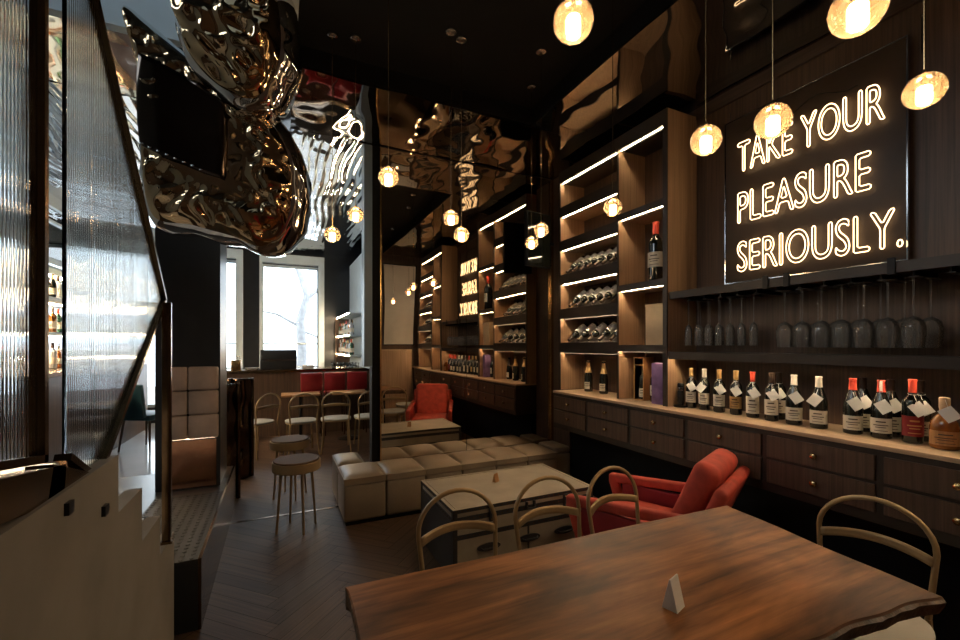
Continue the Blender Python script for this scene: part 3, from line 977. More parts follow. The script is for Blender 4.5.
# ------------------------------------------------------------------ trunk table
TX0, TX1, TY0, TY1, TZ = .99, 2.10, 2.50, 3.17, .45
t = thing('trunk_table', 'grey leather steamer trunk with dark straps used as coffee table', 'table', (TX0, TY0, 0))
Wd, Dp = TX1 - TX0, TY1 - TY0
MB().box(.004, Wd - .004, .004, Dp - .004, 0.0, .384).build('trunk_body', M['trunk'], t)
MB().box(.004, Wd - .004, .004, Dp - .004, .386, TZ - .004).build('lid', M['trunk'], t, bevel=.004)
MB().box(.03, Wd - .03, .03, Dp - .03, TZ - .004, TZ).build('lid_top', M['trunk'], t)
mb = MB()
def trims(mb, z0, z1):
    mb.box(0, Wd, 0, .006, z0, z1).box(0, Wd, Dp - .006, Dp, z0, z1).box(0, .006, .006, Dp - .006, z0, z1).box(Wd - .006, Wd, .006, Dp - .006, z0, z1)
trims(mb, TZ - .022, TZ + .001); trims(mb, .370, .402); trims(mb, .258, .288); trims(mb, 0, .03)
for x in (0, Wd - .03):
    mb.box(x, x + .03, -.001, .005, 0, TZ).box(x, x + .03, Dp - .005, Dp + .001, 0, TZ)
mb.box(Wd / 2 - .006, Wd / 2 + .006, -.001, .005, .03, .26)
mb.box(0, .005, 0, .03, 0, TZ).box(0, .005, Dp - .03, Dp, 0, TZ)
mb.build('edge_strap', M['trunkdark'], t)
MB().box(-.001, .004, .03, Dp - .03, .03, .37).build('end_panel', M['trunkdark'], t)
mb = MB()
mb.box(0, Wd, 0, .022, TZ, TZ + .003).box(0, Wd, Dp - .022, Dp, TZ, TZ + .003).box(0, .022, .022, Dp - .022, TZ, TZ + .003).box(Wd - .022, Wd, .022, Dp - .022, TZ, TZ + .003)
mb.build('lid_binding', M['trunk'], t)
mb = MB()
for i in range(27):
    for z in (TZ - .011, .386, .273):
        mb.sphere((.02 + i * (Wd - .04) / 26, -.001, z), .0042, 6, 4)
for i in range(17):
    for z in (TZ - .011, .386):
        mb.sphere((-.001, .02 + i * (Dp - .04) / 16, z), .0042, 6, 4)
mb.build('stud', M['brass'], t)['kind'] = 'stuff'
for x in (.27, .86):
    MB().box(x - .018, x + .018, -.012, 0, .345, .435).build('latch', M['trunkdark'], t, bevel=.003)
    MB().sphere((x, -.013, .42), .012, 10, 6).sphere((x, -.013, .36), .010, 10, 6).build('latch_stud', M['brass'], t)
MB().box(.53, .545, -.012, 0, .385, .43).box(.59, .605, -.012, 0, .385, .43).tube([(.5375, -.012, .40), (.5375, -.022, .388), (.5975, -.022, .388), (.5975, -.012, .40)], .005, 6).build('lid_handle', M['trunkdark'], t)
for x in (.25, .56, .85):
    ov = [(x + .085 * math.cos(a) + (.03 if math.cos(a) > 0 else -.03) * 0, .18 + .026 * math.sin(a)) for a in [2 * PI * i / 20 for i in range(20)]]
    MB().prism(ov, .008, 'Y', -.008).build('pull_plate', M['trunkdark'], t)
    MB().tube([(x - .06, -.008, .18), (x - .05, -.024, .176), (x + .05, -.024, .176), (x + .06, -.008, .18)], .007, 8).build('pull', M['trunkdark'], t)
c = MB().prism([(-.016, 0), (.016, 0), (0, .062)], .045, 'X', -.022).build('table_card', M['orangewood'], None, (1.50, 2.90, TZ + .003))
c.rotation_euler = (0, 0, 3.6)
tag(c, 'small brown folded card standing on the trunk', 'card')

# ------------------------------------------------------------------ dining table
def slab():
    """live-edge slab: far edge straight, near edge wavy"""
    def near(x):
        return .640 - .118 * max(0, (x - 1.15)) + .006 * math.sin(x * 9.0) + .005 * math.sin(x * 23 + 1)
    def far(x):
        return 1.372 - .056 * (x - .18) / 1.7 + .003 * math.sin(x * 6)
    xs0, xs1, xn = .186, 1.892, 1.785
    N, M2 = 90, 24
    ring = []
    for i in range(N + 1):
        x = xs0 + (xn - xs0) * i / N
        ring.append((x, near(x), (0, -1)))
    for j in range(1, M2):
        v = j / M2
        ring.append((xn + (xs1 - xn) * v + .004 * math.sin(v * 11), near(xn) + (far(xs1) - near(xn)) * v, (1, 0)))
    for i in range(N + 1):
        x = xs1 + (xs0 - xs1) * i / N
        ring.append((x, far(x), (0, 1)))
    for j in range(1, M2):
        v = 1 - j / M2
        ring.append((xs0 + .004 * math.sin(v * 9), near(xs0) + (far(xs0) - near(xs0)) * v, (-1, 0)))
    return ring
ring = slab()
t = thing('dining_table', 'long dark wood slab dining table with live edge in the foreground', 'table', (1.03, 1.0, 0))
def slab_mesh(z0, inset0, inset1, zz0, zz1):
    mb = MB()
    n = len(ring)
    top = [(x - nx[0] * inset1 - 1.03, y - nx[1] * inset1 - 1.0, zz1) for x, y, nx in ring]
    low = [(x - nx[0] * inset0 - 1.03, y - nx[1] * inset0 - 1.0, zz0) for x, y, nx in ring]
    mb.add(top + low, [tuple(range(n)), tuple(reversed(range(n, 2 * n)))] + [(i, (i + 1) % n, n + (i + 1) % n, n + i) for i in range(n)])
    return mb
slab_mesh(0, .0, .004, .744, .75).build('tabletop', M['tablewood'], t)
def edge_mesh():
    mb = MB()
    n = len(ring)
    rows = []
    for k, (ins, z) in enumerate(((0.0, .744), (-.006, .737), (.002, .722), (.010, .695), (.03, .684))):
        r = []
        for x, y, nx in ring:
            rough = 1.0 if nx == (0, -1) or (nx == (1, 0) and y < 1.0) else .25
            d = ins * (1.0 if rough == 1.0 else .4) + rough * (.006 * noise.noise((x * 22, y * 22, z * 40)) if k else 0)
            r.append((x - nx[0] * d - 1.03, y - nx[1] * d - 1.0, z))
        rows.append(r)
    vs = [p for r in rows for p in r]
    fs = []
    for k in range(len(rows) - 1):
        for i in range(n):
            j = (i + 1) % n
            fs.append((k * n + i, k * n + j, (k + 1) * n + j, (k + 1) * n + i))
    fs.append(tuple(range((len(rows) - 1) * n, len(rows) * n)))
    return mb.add(vs, fs)
edge_mesh().build('live_edge', M['bark'], t)
for x in (-.60, .50):
    MB().box(x - .03, x + .03, -.25, -.19, 0, .69).box(x - .03, x + .03, .19, .25, 0, .69).box(x - .03, x + .03, -.19, .19, 0, .04).box(x - .03, x + .03, -.19, .19, .65, .69).build('leg', M['blackmetal'], t, bevel=.003)
c = MB().prism([(-.022, 0), (.022, 0), (.002, .085), (-.002, .085)], .050, 'X', -.025).build('table_card', M['white'], None, (1.02, .868, .7503))
c.rotation_euler = (0, 0, 3.45)
tag(c, 'small white folded card standing on the slab table', 'card')
MB().box(-.010, .010, -.0005, .0005, -.010, .010, Matrix.Translation((0, -.0142, .035)) @ Matrix.Rotation(-.231, 4, 'X')).build('printed_mark', M['charcoal'], c)

# ------------------------------------------------------------------ arch-back chairs (facing +y locally towards the table)
def make_chair(label, loc, rz, group):
    """local: seat centre at origin, back at -y"""
    t = thing('dining_chair', label, 'chair', loc, rz, group)
    W, H, yb = .185, .842, -.205
    def by(z):                     # backrest leans back
        return yb - .06 * max(0, (z - .45)) / .4
    arch = []
    for i in range(6):
        z = .44 + (H - .16 - .44) * i / 5
        arch.append((-W * (.90 + .10 * i / 5), by(z), z))
    for i in range(1, 16):
        a = PI - PI * i / 16
        z = H - .16 + .16 * math.sin(a)
        arch.append((W * math.cos(a) * (1.0), by(z), z))
    for i in range(6):
        z = H - .16 - (H - .16 - .44) * i / 5
        arch.append((W * (1.0 - .10 * i / 5), by(z), z))
    MB().tube(arch, .0105, 10).build('back_frame', M['chair'], t)
    zs = .655
    def sl(u, v):
        x = -W + .006 + (2 * W - .012) * u
        q = 1 - (2 * u - 1) ** 2
        z = zs - .02 + .036 * v + .022 * q
        return (x, by(z) - .045 * q + .002, z)
    s_ = MB().grid(sl, 16, 3).build('back_slat', M['chair'], t)
    md = s_.modifiers.new('thick', 'SOLIDIFY'); md.thickness = .010
    # seat: rounded shield
    pts = []
    for i in range(36):
        a = 2 * PI * i / 36
        r = 1.0
        pts.append((.205 * math.copysign(abs(math.cos(a)) ** .75, math.cos(a)), .205 * math.copysign(abs(math.sin(a)) ** .75, math.sin(a))))
    MB().prism(pts, .022, 'Z', .435).build('seat', M['seatgrey'], t, bevel=.006)
    MB().tube([(p[0] * .95, p[1] * .95, .430) for p in pts], .010, 8, True).build('seat_frame', M['chair'], t)
    for sx in (-1, 1):
        MB().tube([(sx * W * .90, by(.44), .44), (sx * W * .95, yb - .02, .22), (sx * W * 1.05, yb - .06, 0)], [.0115, .0115, .010], 8).build('leg', M['chair'], t)
        MB().tube([(sx * .155, .165, .43), (sx * .168, .18, .2), (sx * .178, .20, 0)], [.0115, .0115, .010], 8).build('leg', M['chair'], t)
    return t
ch = make_chair('arch-back metal chair across the slab table, nearest the stairs', (.725, 1.525, 0), PI, 'arch-back dining chairs')
dup(ch, 'arch-back metal chair across the slab table, middle of the three', (1.19, 1.505, 0), (0, 0, PI))
dup(ch, 'arch-back metal chair across the slab table, in front of the red armchair', (1.625, 1.50, 0), (0, 0, PI + .12))
dup(ch, 'arch-back metal chair at the right end, by the drawer cabinets', (2.035, .875, 0), (0, 0, PI / 2 + .20))
dup(ch, 'arch-back chair at a small table deep in the bar, nearest the pillar', (-.28, 6.55, 0), (0, 0, .7))
dup(ch, 'arch-back chair before the bar counter, second from the pillar', (.28, 6.42, 0), (0, 0, .1))
dup(ch, 'arch-back chair before the bar counter, third from the pillar', (.74, 6.42, 0), (0, 0, -.1))
dup(ch, 'arch-back chair before the bar counter, partly behind the mirror wall', (1.20, 6.42, 0), (0, 0, .0))

# ------------------------------------------------------------------ red armchair (faces +y locally)
t = thing('armchair', 'red velvet lounge armchair between slab table and drawer cabinets', 'armchair', (2.10, 1.97, 0), .40)
MB().box(-.27, .27, -.22, .36, .20, .30).build('seat_frame', M['velvet'], t, bevel=.02, segs=3)
MB().box(-.265, .265, -.24, .38, .30, .425).build('seat_cushion', M['velvet'], t, bevel=.045, segs=4)
Rb = Matrix.Translation((0, -.22, .33)) @ Matrix.Rotation(.40, 4, 'X')
MB().box(-.255, .255, -.03, .11, .02, .56, Rb).build('back_cushion', M['velvet'], t, bevel=.055, segs=4)
MB().box(-.31, .31, -.10, -.035, -.12, .50, Rb).build('back_shell', M['velvet'], t, bevel=.028, segs=3)
for sx in (-1, 1):
    x0, x1 = (.275, .335) if sx > 0 else (-.335, -.275)
    MB().prism([(.40, .49), (.40, .55), (-.36, .60), (-.40, .60), (-.36, .54), (.33, .49), (.25, .22), (.31, .22)], x1 - x0, 'X', x0).build('arm', M['velvet'], t, bevel=.016, segs=3)
    MB().box(x0 + .015, x1 - .015, -.25, .30, .24, .50).build('arm_panel', M['redleather'], t, bevel=.006)
    MB().tube([(sx * .25, .30, .20), (sx * .27, .33, 0)], [.018, .011], 10).build('leg', M['walnut'], t)
    MB().tube([(sx * .25, -.18, .20), (sx * .27, -.24, 0)], [.018, .011], 10).build('leg', M['walnut'], t)

# ------------------------------------------------------------------ round stools
def stool(label, loc):
    t = thing('round_stool', label, 'stool', loc, 0.3, 'round stools near the bench')
    MB().lathe([(0, .485), (.178, .485), (.183, .49), (.183, .555), (.178, .56), (0, .56)], n=32).build('seat_drum', M['chair'], t)
    MB().lathe([(0, .56), (.172, .56), (.175, .565), (.168, .572), (0, .575)], n=32).build('seat_cushion', M['stoolwood'], t)
    for k in range(4):
        a = k * PI / 2
        MB().tube([(.12 * math.cos(a), .12 * math.sin(a), .49), (.155 * math.cos(a), .155 * math.sin(a), 0)], [.012, .009], 8).build('leg', M['chair'], t)
    return t
stool('low round drum stool standing by the left end of the bench', (.13, 3.78, 0))
stool('low round drum stool behind the other one, in the shade', (.10, 4.62, 0))

# ------------------------------------------------------------------ stair, stair wall, landing
XSW = -.47
RISE, RUN = .1895, .262
def step_z(i): return .38 + RISE * (i + 1)       # tread i counted up from the landing
def step_y(i): return 2.52 - RUN * i             # far end of tread i
mb = MB()
for i in range(4):
    y1 = step_y(i); z = step_z(i)
    y0 = y1 - RUN if i < 3 else YB
    mb.box(-1.45, XSW - .052, y0, y1, max(0, z - .6), z)
struct(mb.build('stair', M['tile']))
poly = [(YB, 0), (2.555, 0), (2.555, .575), (2.285, .575), (2.285, .752), (2.012, .752), (2.012, .956), (1.748, .956), (1.748, 1.143), (YB, 1.143)]
struct(MB().prism(poly, .05, 'X', XSW - .05).build('wall_stair', M['plaster']))
# landing with a studded plate
mb = B(-1.45, -.385, 2.66, 4.6, 0, .365)
struct(mb.build('stair_landing', M['charcoal']))
t = thing('landing_plate', 'dark studded metal plate on the stair landing', 'plate', (-.62, 3.2, .365))
MB().box(-.20, .235, -.54, .62, 0, .008).build('plate', M['stud'], t)
mb = MB()
for i in range(9):
    for j in range(24):
        mb.lathe([(.012, .008), (.010, .0115), (0, .012)], c=(-.18 + i * .048, -.52 + j * .048, 0), n=7)
mb.build('studs', M['stud'], t)['kind'] = 'stuff'
struct(B(-.385, -.37, 2.66, 4.6, 0, .375).build('trim_8', M['bronze']))

# ------------------------------------------------------------------ reeded glass balustrade panels in bronze frames
XG = -.505
def reeded(poly, name):
    ys = [p[0] for p in poly]
    y0, y1 = min(ys), max(ys)
    def bounds(y):
        zs = []
        for (a, b), (c, d) in zip(poly, poly[1:] + poly[:1]):
            if abs(c - a) < 1e-9: continue
            u = (y - a) / (c - a)
            if -1e-6 <= u <= 1 + 1e-6: zs.append(b + (d - b) * u)
        return min(zs), max(zs)
    rib = .0135
    n = int((y1 - y0) / rib) * 6
    mb = MB()
    vs, fs = [], []
    for i in range(n + 1):
        y = y0 + 1e-4 + (y1 - y0 - 2e-4) * i / n
        lo, hi = bounds(y)
        ph = ((y - y0) / rib) % 1.0
        d = .0009 * math.sqrt(max(0, 1 - (2 * ph - 1) ** 2))
        vs += [(XG + .004 + d, y, lo), (XG + .004 + d, y, hi), (XG - .004, y, lo), (XG - .004, y, hi)]
    for i in range(n):
        a, b = 4 * i, 4 * i + 4
        fs += [(a, b, b + 1, a + 1), (a + 2, a + 3, b + 3, b + 2), (a, a + 2, b + 2, b), (a + 1, b + 1, b + 3, a + 3)]
    fs += [(0, 1, 3, 2), (4 * n, 4 * n + 2, 4 * n + 3, 4 * n + 1)]
    return mb.add(vs, fs)
def frame_bars(mb, pts, w, closed=True, d=.035):
    n = len(pts)
    for i in range(n if closed else n - 1):
        a, b = Vector(pts[i]), Vector(pts[(i + 1) % n])
        L = (b - a).length
        ang = math.atan2(b[1] - a[1], b[0] - a[0])
        q = Matrix.Translation((XG, a[0], a[1])) @ Matrix.Rotation(ang, 4, 'X')
        mb.box(-d / 2, d / 2, -w * .45, L + w * .45, -w / 2, w / 2, q)
P1 = [(.55, 1.36), (1.325, 1.235), (1.325, 2.85), (.55, 3.25)]
P2 = [(1.462, 1.205), (1.652, 1.095), (2.50, 1.716), (1.652, 2.525), (1.462, 2.72)]
for P, lab in ((P1, 'reeded glass balustrade panel in bronze frame, nearest the viewer'), (P2, 'pointed reeded glass balustrade panel in bronze frame above the stair steps')):
    t = thing('glass_panel', lab, 'panel', (0, 0, 0), 0, 'reeded glass stair panels')
    reeded(P, 'reeded').build('reeded_pane', M['reeded'], t, angle=80)
    mb = MB()
    if P is P1: frame_bars(mb, P, .018)
    else: frame_bars(mb, [P2[4], P2[3], P2[2], P2[1], P2[0]], .018, False)
    mb.build('frame', M['bronze'], t)
t = thing('balustrade_post', 'slim bronze post at the lower end of the stair wall', 'post', (XG + .035, 2.42, .575))
MB().box(-.02, .015, -.014, .014, 0, 1.12).build('post', M['bronze'], t, bevel=.002)
MB().box(-.026, .02, -.02, .02, 0, .012).build('foot_plate', M['bronze'], t)
t = thing('base_rail', 'zigzag bronze rail carrying the reeded glass panels on the stair wall', 'rail', (0, 0, 0))
mb = MB()
XGo = XG
frame_bars(mb, [(.55, 1.285), (1.36, 1.165), (1.64, 1.065)], .085, False, .05)
mb.build('rail', M['bronze'], t)
for y_, z_ in ((1.36, 1.085), (1.60, .995)):
    MB().box(XG + .035, XG + .045, y_, y_ + .03, z_, z_ + .03).build('bracket', M['blackmetal'], t)

# ------------------------------------------------------------------ pillar with padded copper-grey cladding
struct(B(-.86, -.43, 4.02, 4.5, .365, ZC - .02).build('wall_pillar', M['charcoal']))
t = thing('cladding', 'padded copper-grey cladding in three rows on the dark pillar', 'cladding', (-.645, 4.0, .76))
for r_ in range(3):
    for (a, b) in ((-.155, -.002), (.002, .205)):
        MB().box(a, b, -.03, .02, r_ * .19, r_ * .19 + .185).build('cladding_panel', M['stonepad'], t, bevel=.014, segs=3)
t = tag(B(-.15, .19, .0, .015, 0, .37).build('copper_panel', M['copper'], None, (-.645, 4.0, .375)), 'strip-lit copper sheet at the foot of the dark pillar', 'panel')
MB().box(-.14, .18, -.010, -.004, -.0015, -.0005).build('light_strip', M['ledadded'], bpy.data.objects['cladding'])  # strip added under the cladding to brighten the copper
# tall bronze mirror fins between pillar and bar
for i, (x, y, lab) in enumerate(((-.60, 4.75, 'rippled dark bronze screen fin nearest the pillar'), (-.52, 5.5, 'rippled dark bronze screen fin nearest the bar chairs'))):
    def fn(u, v):
        return (x + .26 * u, y + .05 * noise.noise((u * 3, v * 5, i)) + .06 * math.sin(u * 9), .0 + 1.12 * v)
    o = MB().grid(fn, 16, 40).build('screen_fin', M['darkbronze'])
    md = o.modifiers.new('thick', 'SOLIDIFY'); md.thickness = .03
    tag(o, lab, 'screen', 'bronze screen fins')

# ------------------------------------------------------------------ mirror sculptures in the stair void
RT = Vector((math.cos(YAW), -math.sin(YAW), 0))
UP = Vector((0, 0, 1))
BK = Vector((math.sin(YAW), math.cos(YAW), 0))
def at(u, v, d):
    f = 960 * 16 / 36
    return Vector((0, 0, 1.5)) + (RT * ((u - 480) / f) + BK + UP * (-(v - 344.5) / f)) * d

def smooth_loop(pts, n):
    """closed Catmull-Rom through 2D points, n samples a span"""
    out = []
    m = len(pts)
    for a in range(m):
        p0, p1, p2, p3 = (Vector(pts[(a + q) % m]) for q in (-1, 0, 1, 2))
        for b in range(n):
            t = b / n
            out.append(.5 * ((2 * p1) + (p2 - p0) * t + (2 * p0 - 5 * p1 + 4 * p2 - p3) * t * t + (3 * p1 - p0 - 3 * p2 + p3) * t ** 3))
    return out
def hammered(name, label, ref, d0, slope, outline, thick, amp, sc, seed, calm=0.0, rings=46, bulge=.05):
    """a thick mirror-metal form: hammered bronze face, silver rim and back; outline in its own plane (metres)"""
    org = at(ref[0], ref[1], d0)
    def pos(px):
        # the outline lies in a plane leaning back by slope across and up
        r, u = (px[0] - ref[0]) / 426.7, -(px[1] - ref[1]) / 426.7
        r0, u0 = (ref[0] - 480) / 426.7, -(ref[1] - 344.5) / 426.7
        D = d0
        for _ in range(30):
            x, z = (r0 + r) * D - r0 * d0, (u0 + u) * D - u0 * d0
            D = d0 + slope[0] * x + slope[1] * z
        return Vector((x, D - d0, z))
    loop = [pos(p) for p in smooth_loop(outline, 14)]
    n = len(loop)
    c = sum(loop, Vector()) / n
    rows = []
    for k in range(1, rings + 1):
        t = k / rings
        row = []
        for p in loop:
            q = c + (p - c) * t
            e = min(1.0, (1 - t) / .10)
            wgt = calm + (1 - calm) * min(1.0, max(0, (t - .45) / .2))
            v = Vector((q.x * sc, 1.7 * seed, q.z * sc))
            n1 = noise.noise(v)
            n2 = 1 - 2 * abs(noise.noise(v * 1.9 + Vector((n1 * .8, 0, seed))))
            n3 = noise.noise(v * 3.6 + Vector((seed, n2, 0)))
            d = amp * wgt * (n1 + .75 * n2 + .28 * n3) * e
            q.y += -bulge * math.sqrt(max(0, 1 - t ** 3)) - d
            row.append(q)
        rows.append(row)
    mb = MB()
    vs = [tuple(c + Vector((0, -bulge, 0)))] + [tuple(p) for r_ in rows for p in r_]
    fs = [(0, 1 + i, 1 + (i + 1) % n) for i in range(n)]
    for k in range(rings - 1):
        for i in range(n):
            fs.append((1 + k * n + i, 1 + (k + 1) * n + i, 1 + (k + 1) * n + (i + 1) % n, 1 + k * n + (i + 1) % n))
    mb.add(vs, fs)
    o = mb.build(name, M['sculpt'], None, tuple(org), angle=70)
    o.rotation_euler = (0, 0, -YAW)
    tag(o, label, 'sculpture', 'crumpled mirror sculptures')
    # silver rim: rounded band running back from the edge, then the closed back
    mb = MB()
    prof = [(0, 0), (.022, .012), (.042, .05), (.050, .10), (.044, .16), (.015, thick), (-.05, thick + .01)]
    vs = []
    for out, back in prof:
        for p in loop:
            d = (p - c); d.y = 0; d.normalize()
            w_ = .018 * noise.noise(Vector((p.x * 10, back * 10 + seed, p.z * 10)))
            vs.append(tuple(p + d * (out + (w_ if out > 0 else 0)) + Vector((0, back, 0))))
    m = len(prof)
    fs = [(a * n + i, a * n + (i + 1) % n, (a + 1) * n + (i + 1) % n, (a + 1) * n + i) for a in range(m - 1) for i in range(n)]
    vs.append(tuple(c + Vector((0, thick + .02, 0))))
    fs += [((m - 1) * n + i, (m - 1) * n + (i + 1) % n, len(vs) - 1) for i in range(n)]
    mb.add(vs, fs)
    r_ = mb.build('silver_rim', M['sculptsilver'], o, angle=60)
    r_['label'] = 'bright silver rim'
    return o, pos
OA = [(122, 8), (136, 62), (146, 105), (141, 150), (152, 214), (192, 225), (232, 236), (262, 246), (284, 226), (292, 190), (287, 152), (270, 122), (240, 97), (205, 72), (172, 48), (145, 24)]
sA, posA = hammered('mirror_sculpture', 'large hammered bronze mirror sculpture with a dark inset panel over the stairs', (212, 140), 2.45, (.35, -.22), OA, .26, .030, 6.2, 1, calm=.1, bulge=.03)
def inset(u, v):
    e, g = 2 * u - 1, 2 * v - 1
    u, v = .5 + .5 * e * math.sqrt(1 - .12 * g * g), .5 + .5 * g * math.sqrt(1 - .12 * e * e)
    a, b, c, d = posA((143, 54)), posA((232, 106)), posA((231, 186)), posA((144, 150))
    p = (a * (1 - u) + b * u) * (1 - v) + (d * (1 - u) + c * u) * v
    return (p.x, p.y - .046 - .010 * math.sin(PI * u), p.z)
ip = MB().grid(inset, 20, 20).build('inset_panel', M['insetmirror'], sA)
md = ip.modifiers.new('thick', 'SOLIDIFY'); md.thickness = .012; md.offset = 0
for q in range(8):
    t_ = q / 7
    p = posA((150 + 58 * t_, 149 + 25 * t_))
    MB().sphere((p.x, p.y - .064, p.z), (.012, .006, .006), 10, 6).build('reflected_dot', M['sculptsilver'], sA)  # raised dots stand in for reflections in the dark panel
OB = [(168, -75), (174, -10), (182, 35), (198, 66), (226, 90), (254, 98), (274, 76), (281, 40), (276, -10), (266, -75), (215, -95)]
sB, posB = hammered('mirror_sculpture', 'crumpled bronze mirror sculpture hanging highest under the stair void ceiling', (228, 5), 2.20, (.30, -.30), OB, .24, .042, 5.6, 5, calm=.8, bulge=.09)
for s_, x_, z_ in ((sA, -.05, .25), (sB, 0, .30)):
    L = ZV - s_.location.z
    MB().tube([(x_, .12, z_), (x_, .12, L)], .004, 6).build('suspension_wire', M['steel'], s_)

# ------------------------------------------------------------------ far bar
t = thing('bar_counter', 'far bar counter with dark top under the bright window', 'counter', (0, 7.7, 0))
MB().box(-.95, 1.7, .05, .55, 0, 1.05).build('counter_front', M['walnut'], t)
MB().box(-1.0, 1.75, 0, .62, 1.05, 1.09).build('counter_top', M['bronze'], t, bevel=.004)
for i, x in enumerate((.32, .68, 1.04)):
    t = thing('bar_chair', 'red leather bar chair at the far counter, %s from the pillar' % ordw(i), 'chair', (x + .16, 7.45, 0), 0, 'red bar chairs at the far counter')
    MB().box(-.165, .165, -.03, .02, .74, 1.04).build('backrest', M['redleather'], t, bevel=.018)
    MB().box(-.165, .165, -.01, .22, .66, .72).build('seat', M['redleather'], t, bevel=.02)
    for sx in (-1, 1):
        MB().tube([(sx * .14, -.01, .80), (sx * .15, -.03, 0)], .011, 8).build('leg', M['bronze'], t)
        MB().tube([(sx * .14, .20, .66), (sx * .15, .22, 0)], .011, 8).build('leg', M['bronze'], t)
for i, x in enumerate((.30, 1.02)):
    t = thing('cafe_table', 'small dark cafe table before the far counter, %s' % ('nearer the pillar' if i == 0 else 'nearer the mirror wall'), 'table', (x, 7.1, 0), 0, 'small cafe tables by the bar')
    MB().box(-.27, .27, -.2, .2, .72, .75).build('tabletop', M['orangewood'], t, bevel=.004)
    MB().lathe([(.18, 0), (.18, .012), (.03, .03), (.022, .06), (.022, .72)], n=16).build('pedestal', M['blackmetal'], t)
# shelf fin with spirit bottles, right of the window
t = thing('bar_shelf', 'back-bar shelf with spirit bottles to the right of the window', 'shelf', (1.25, 8.3, 1.09))
MB().box(.13, .17, -1.2, 1.25, 0, 2.1).build('back_panel', M['palewall'], t)
MB().box(-.17, .13, 1.2, 1.25, 0, .95).build('side_panel', M['walnut'], t)
for z in (.20, .56, .95):
    MB().box(-.14, .13, -.55, 1.2, z, z + .025).build('shelf_board', M['palewall'], t)
    MB().box(-.142, -.138, -.55, 1.2, z + .003, z + .02).build('light_strip', M['led'], t)
protos = {}
def spirit(glass, label, loc, s, grp):
    if glass not in protos:
        o = thing('spirit_bottle', label, 'bottle', loc, 0, grp)
        MB().lathe([(r, z) for r, z in PROF['bordeaux']], n=14).build('glass_body', M[glass], o)
        MB().lathe([(r, z) for r, z in cap_profile('bordeaux')], n=12, cap=False).build('cap', M[('capwhite', 'capgold', 'capdark', 'capred')[len(protos) % 4]], o)
        MB().lathe([(.038, .05), (.0385, .05), (.0385, .13), (.038, .13)], n=14, cap=False).build('paper_label', M['paper'], o)
        protos[glass] = o
        o.scale = (s, s, s)
        return o
    return dup(protos[glass], label, loc, None, (s, s, s), grp)
GL = ['amber', 'paleglass', 'greenglass', 'amber', 'paleglass', 'bottle']
GN = {'amber': 'amber', 'paleglass': 'clear', 'greenglass': 'green', 'bottle': 'dark'}
for r_, z in enumerate((1.09 + .225, 1.09 + .585)):
    for i in range(15):
        g = GL[(i * 5 + r_ * 2 + (i // 3)) % 6]
        spirit(g, '%s spirit bottle, %s from the window on the %s bar shelf' % (GN[g], ordw(i), ('lower', 'upper')[r_]), (1.17 + .03 * (i % 2), 9.38 - i * .108, z), random.uniform(.82, 1.0), 'spirit bottles on the shelf beside the window')
# things on the far counter
src = None
for i in range(9):
    lab = 'short tumbler on the far counter, %s from the window side' % ordw(i)
    loc = (.86 + (i % 5) * .10, 7.8 + .09 * (i // 5), 1.09)
    if src is None:
        src = tag(MB().lathe([(0, .002), (.028, 0), (.034, .10), (.032, .10), (.026, .008), (0, .008)], n=14).build('tumbler', M['clearglass'], None, loc), lab, 'glass', 'tumblers on the far counter')
    else:
        dup(src, lab, loc)
t = thing('car_stand_in', 'dark box standing in for a car on the far counter before the window', 'machine', (.02, 7.95, 1.09))  # box stands in for a dark car outside the window
MB().box(-.30, .25, -.12, .2, 0, .32).build('housing', M['charcoal'], t, bevel=.01)
MB().box(-.28, .23, -.126, -.12, .13, .17).build('front_strip', M['steel'], t)
t = thing('small_lamp', 'small box-shaped brass lantern at the left end of the far counter', 'lantern', (-.62, 7.85, 1.09))
MB().box(-.07, .07, -.07, .07, 0, .16).build('body', M['brass'], t, bevel=.006)
MB().tube([(-.05, 0, .16), (-.05, 0, .22), (.05, 0, .22), (.05, 0, .16)], .006, 8).build('handle', M['brass'], t)
o = MB().lathe([(0, 0), (.06, 0), (.10, .03), (.098, .035), (.055, .008), (0, .008)], n=20).build('bowl', M['white'], None, (-.40, 7.85, 1.09))
tag(o, 'low white bowl on the far counter beside the lantern', 'bowl')
o = MB().box(-.09, .09, -.06, .06, 0, .06).build('napkin_box', M['white'], None, (.45, 7.85, 1.09), bevel=.006)
tag(o, 'white napkin box on the far counter right of the dark box', 'box')

# ------------------------------------------------------------------ left room behind the stair: tiled platform, back bar
struct(B(XL, -.95, 4.6, YF, 0, .06).build('floor_platform', M['tile']))
t = thing('back_bar', 'long back bar with warm lit bottle shelves along the left wall', 'shelf', (XL, 6.9, .06))
MB().box(.02, .55, -1.9, 2.2, 0, 1.12).build('counter', M['walnut'], t)
MB().box(0.02, .60, -1.95, 2.25, 1.12, 1.16).build('counter_top', M['bronze'], t)
MB().box(.005, .02, -1.9, 2.2, 1.16, 2.45).build('back_panel', M['steel'], t)
for z in (1.55, 1.95, 2.30):
    MB().box(.02, .28, -1.9, 2.2, z, z + .03).build('shelf_board', M['palewall'], t)
    MB().box(.03, .06, -1.9, 2.2, z - .004, z - .001).build('light_strip', M['led'], t)
for r_, z in enumerate((.06 + 1.16, .06 + 1.58, .06 + 1.98)):
    for i in range(18):
        g = GL[(i * 5 + r_ * 2 + (i // 3)) % 6]
        spirit(g, '%s bottle behind the glass panels, %s along the %s back-bar shelf' % (GN[g], ordw(i), ('lowest', 'middle', 'top')[r_]), (XL + .17 + .03 * (i % 2), 5.12 + i * .22, z), random.uniform(.85, 1.05), 'bottles on the left back bar')
t = thing('side_chair', 'teal upholstered side chair on the bright platform beyond the stairs', 'chair', (-1.64, 7.3, .06), -.5)
MB().box(-.22, .22, -.22, .22, .42, .50).build('seat', M['teal'], t, bevel=.02)
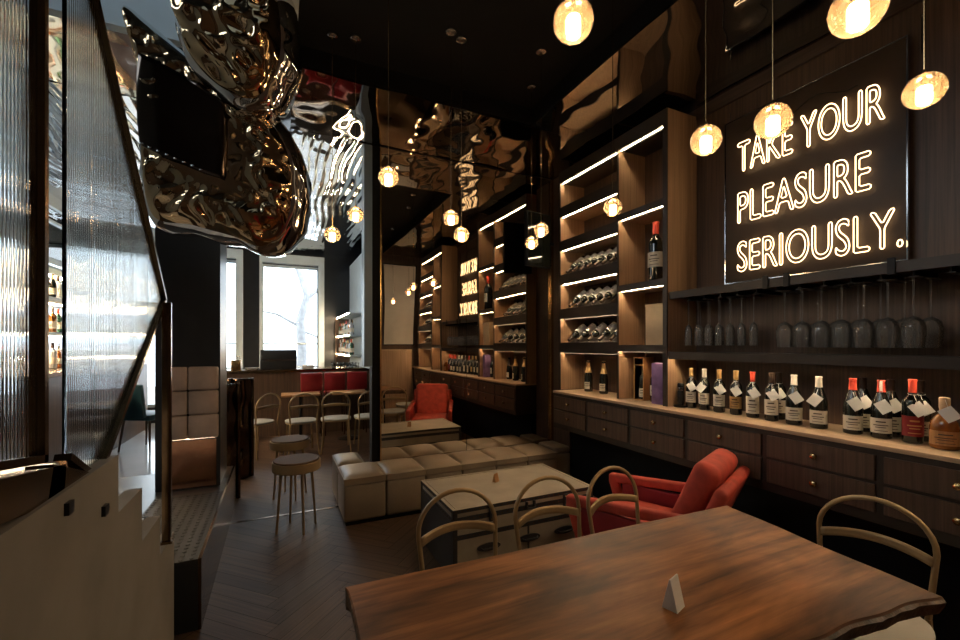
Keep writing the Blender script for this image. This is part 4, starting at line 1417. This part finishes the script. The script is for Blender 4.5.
MB().box(-.21, .21, -.25, -.19, .50, .95, Matrix.Rotation(.12, 4, 'X')).build('backrest', M['teal'], t, bevel=.02)
for sx in (-1, 1):
    for sy in (-1, 1):
        MB().tube([(sx * .18, sy * .18, .42), (sx * .22, sy * .22, 0)], [.016, .010], 8).build('leg', M['walnut'], t)
t = thing('side_chair', 'red upholstered side chair beyond the stairs, behind the teal one', 'chair', (-1.40, 8.3, .06), .4)
MB().box(-.22, .22, -.22, .22, .42, .50).build('seat', M['redleather'], t, bevel=.02)
MB().box(-.21, .21, -.25, -.19, .50, 1.25, Matrix.Rotation(.08, 4, 'X')).build('backrest', M['redleather'], t, bevel=.02)
for sx in (-1, 1):
    for sy in (-1, 1):
        MB().tube([(sx * .18, sy * .18, .42), (sx * .22, sy * .22, 0)], [.016, .010], 8).build('leg', M['walnut'], t)

# ------------------------------------------------------------------ behind the viewer, seen in the mirror
t = thing('projection_screen', 'large pale framed screen on the wall behind the viewer, seen in the mirror', 'screen', (2.32, YB, 1.5))
MB().box(-.33, .33, 0, .02, 0, 1.7).build('screen_sheet', M['screen'], t)
MB().box(-.35, -.33, 0, .03, -.02, 1.72).box(.33, .35, 0, .03, -.02, 1.72).box(-.33, .33, 0, .03, -.02, 0).box(-.33, .33, 0, .03, 1.7, 1.72).build('frame', M['blackmetal'], t)
t = thing('sideboard', 'walnut sideboard below the pale screen, seen in the mirror', 'sideboard', (2.25, YB + .012, 0))
MB().box(-.34, .33, .002, .15, 0, 1.36).build('carcass', M['walnut_lit'], t, bevel=.003)
MB().box(-.35, .33, 0, .16, 1.36, 1.39).build('top', M['oak'], t)
t = thing('banquette', 'red leather wall banquette behind the viewer, seen in the mirror', 'bench', (1.5, YB, 0))
MB().box(-.4, .38, .002, .08, .45, 1.0).build('backrest', M['redleather'], t, bevel=.02)
MB().box(-.4, .38, .08, .30, 0.1, .45).build('seat', M['redleather'], t, bevel=.02)
MB().box(-.38, .36, .05, .26, 0, .1).build('base', M['black'], t)

# ------------------------------------------------------------------ outside: street tree
t = thing('street_tree', 'bare grey street tree seen through the bright far window', 'tree', (.55, 13.2, 0))
MB().tube([(0, 0, 0), (.05, 0, 1.3), (.0, 0, 2.2), (.18, 0, 2.9), (-.05, 0, 3.6), (-.35, 0, 4.6)], [.17, .14, .13, .10, .08, .05], 10).build('trunk', M['treebark'], t)
MB().tube([(.1, 0, 2.75), (.6, 0, 3.2), (1.1, 0, 3.9)], [.07, .05, .02], 8).tube([(.0, 0, 2.0), (-.6, 0, 2.35), (-1.4, 0, 2.5)], [.05, .035, .015], 8).tube([(.02, 0, 1.9), (.4, 0, 1.75), (.7, 0, 1.5)], [.04, .03, .015], 8).build('branch', M['treebark'], t)
struct(B(-8, 8, YF + .3, 20, -.3, -.1).build('ground', M['plaster']))
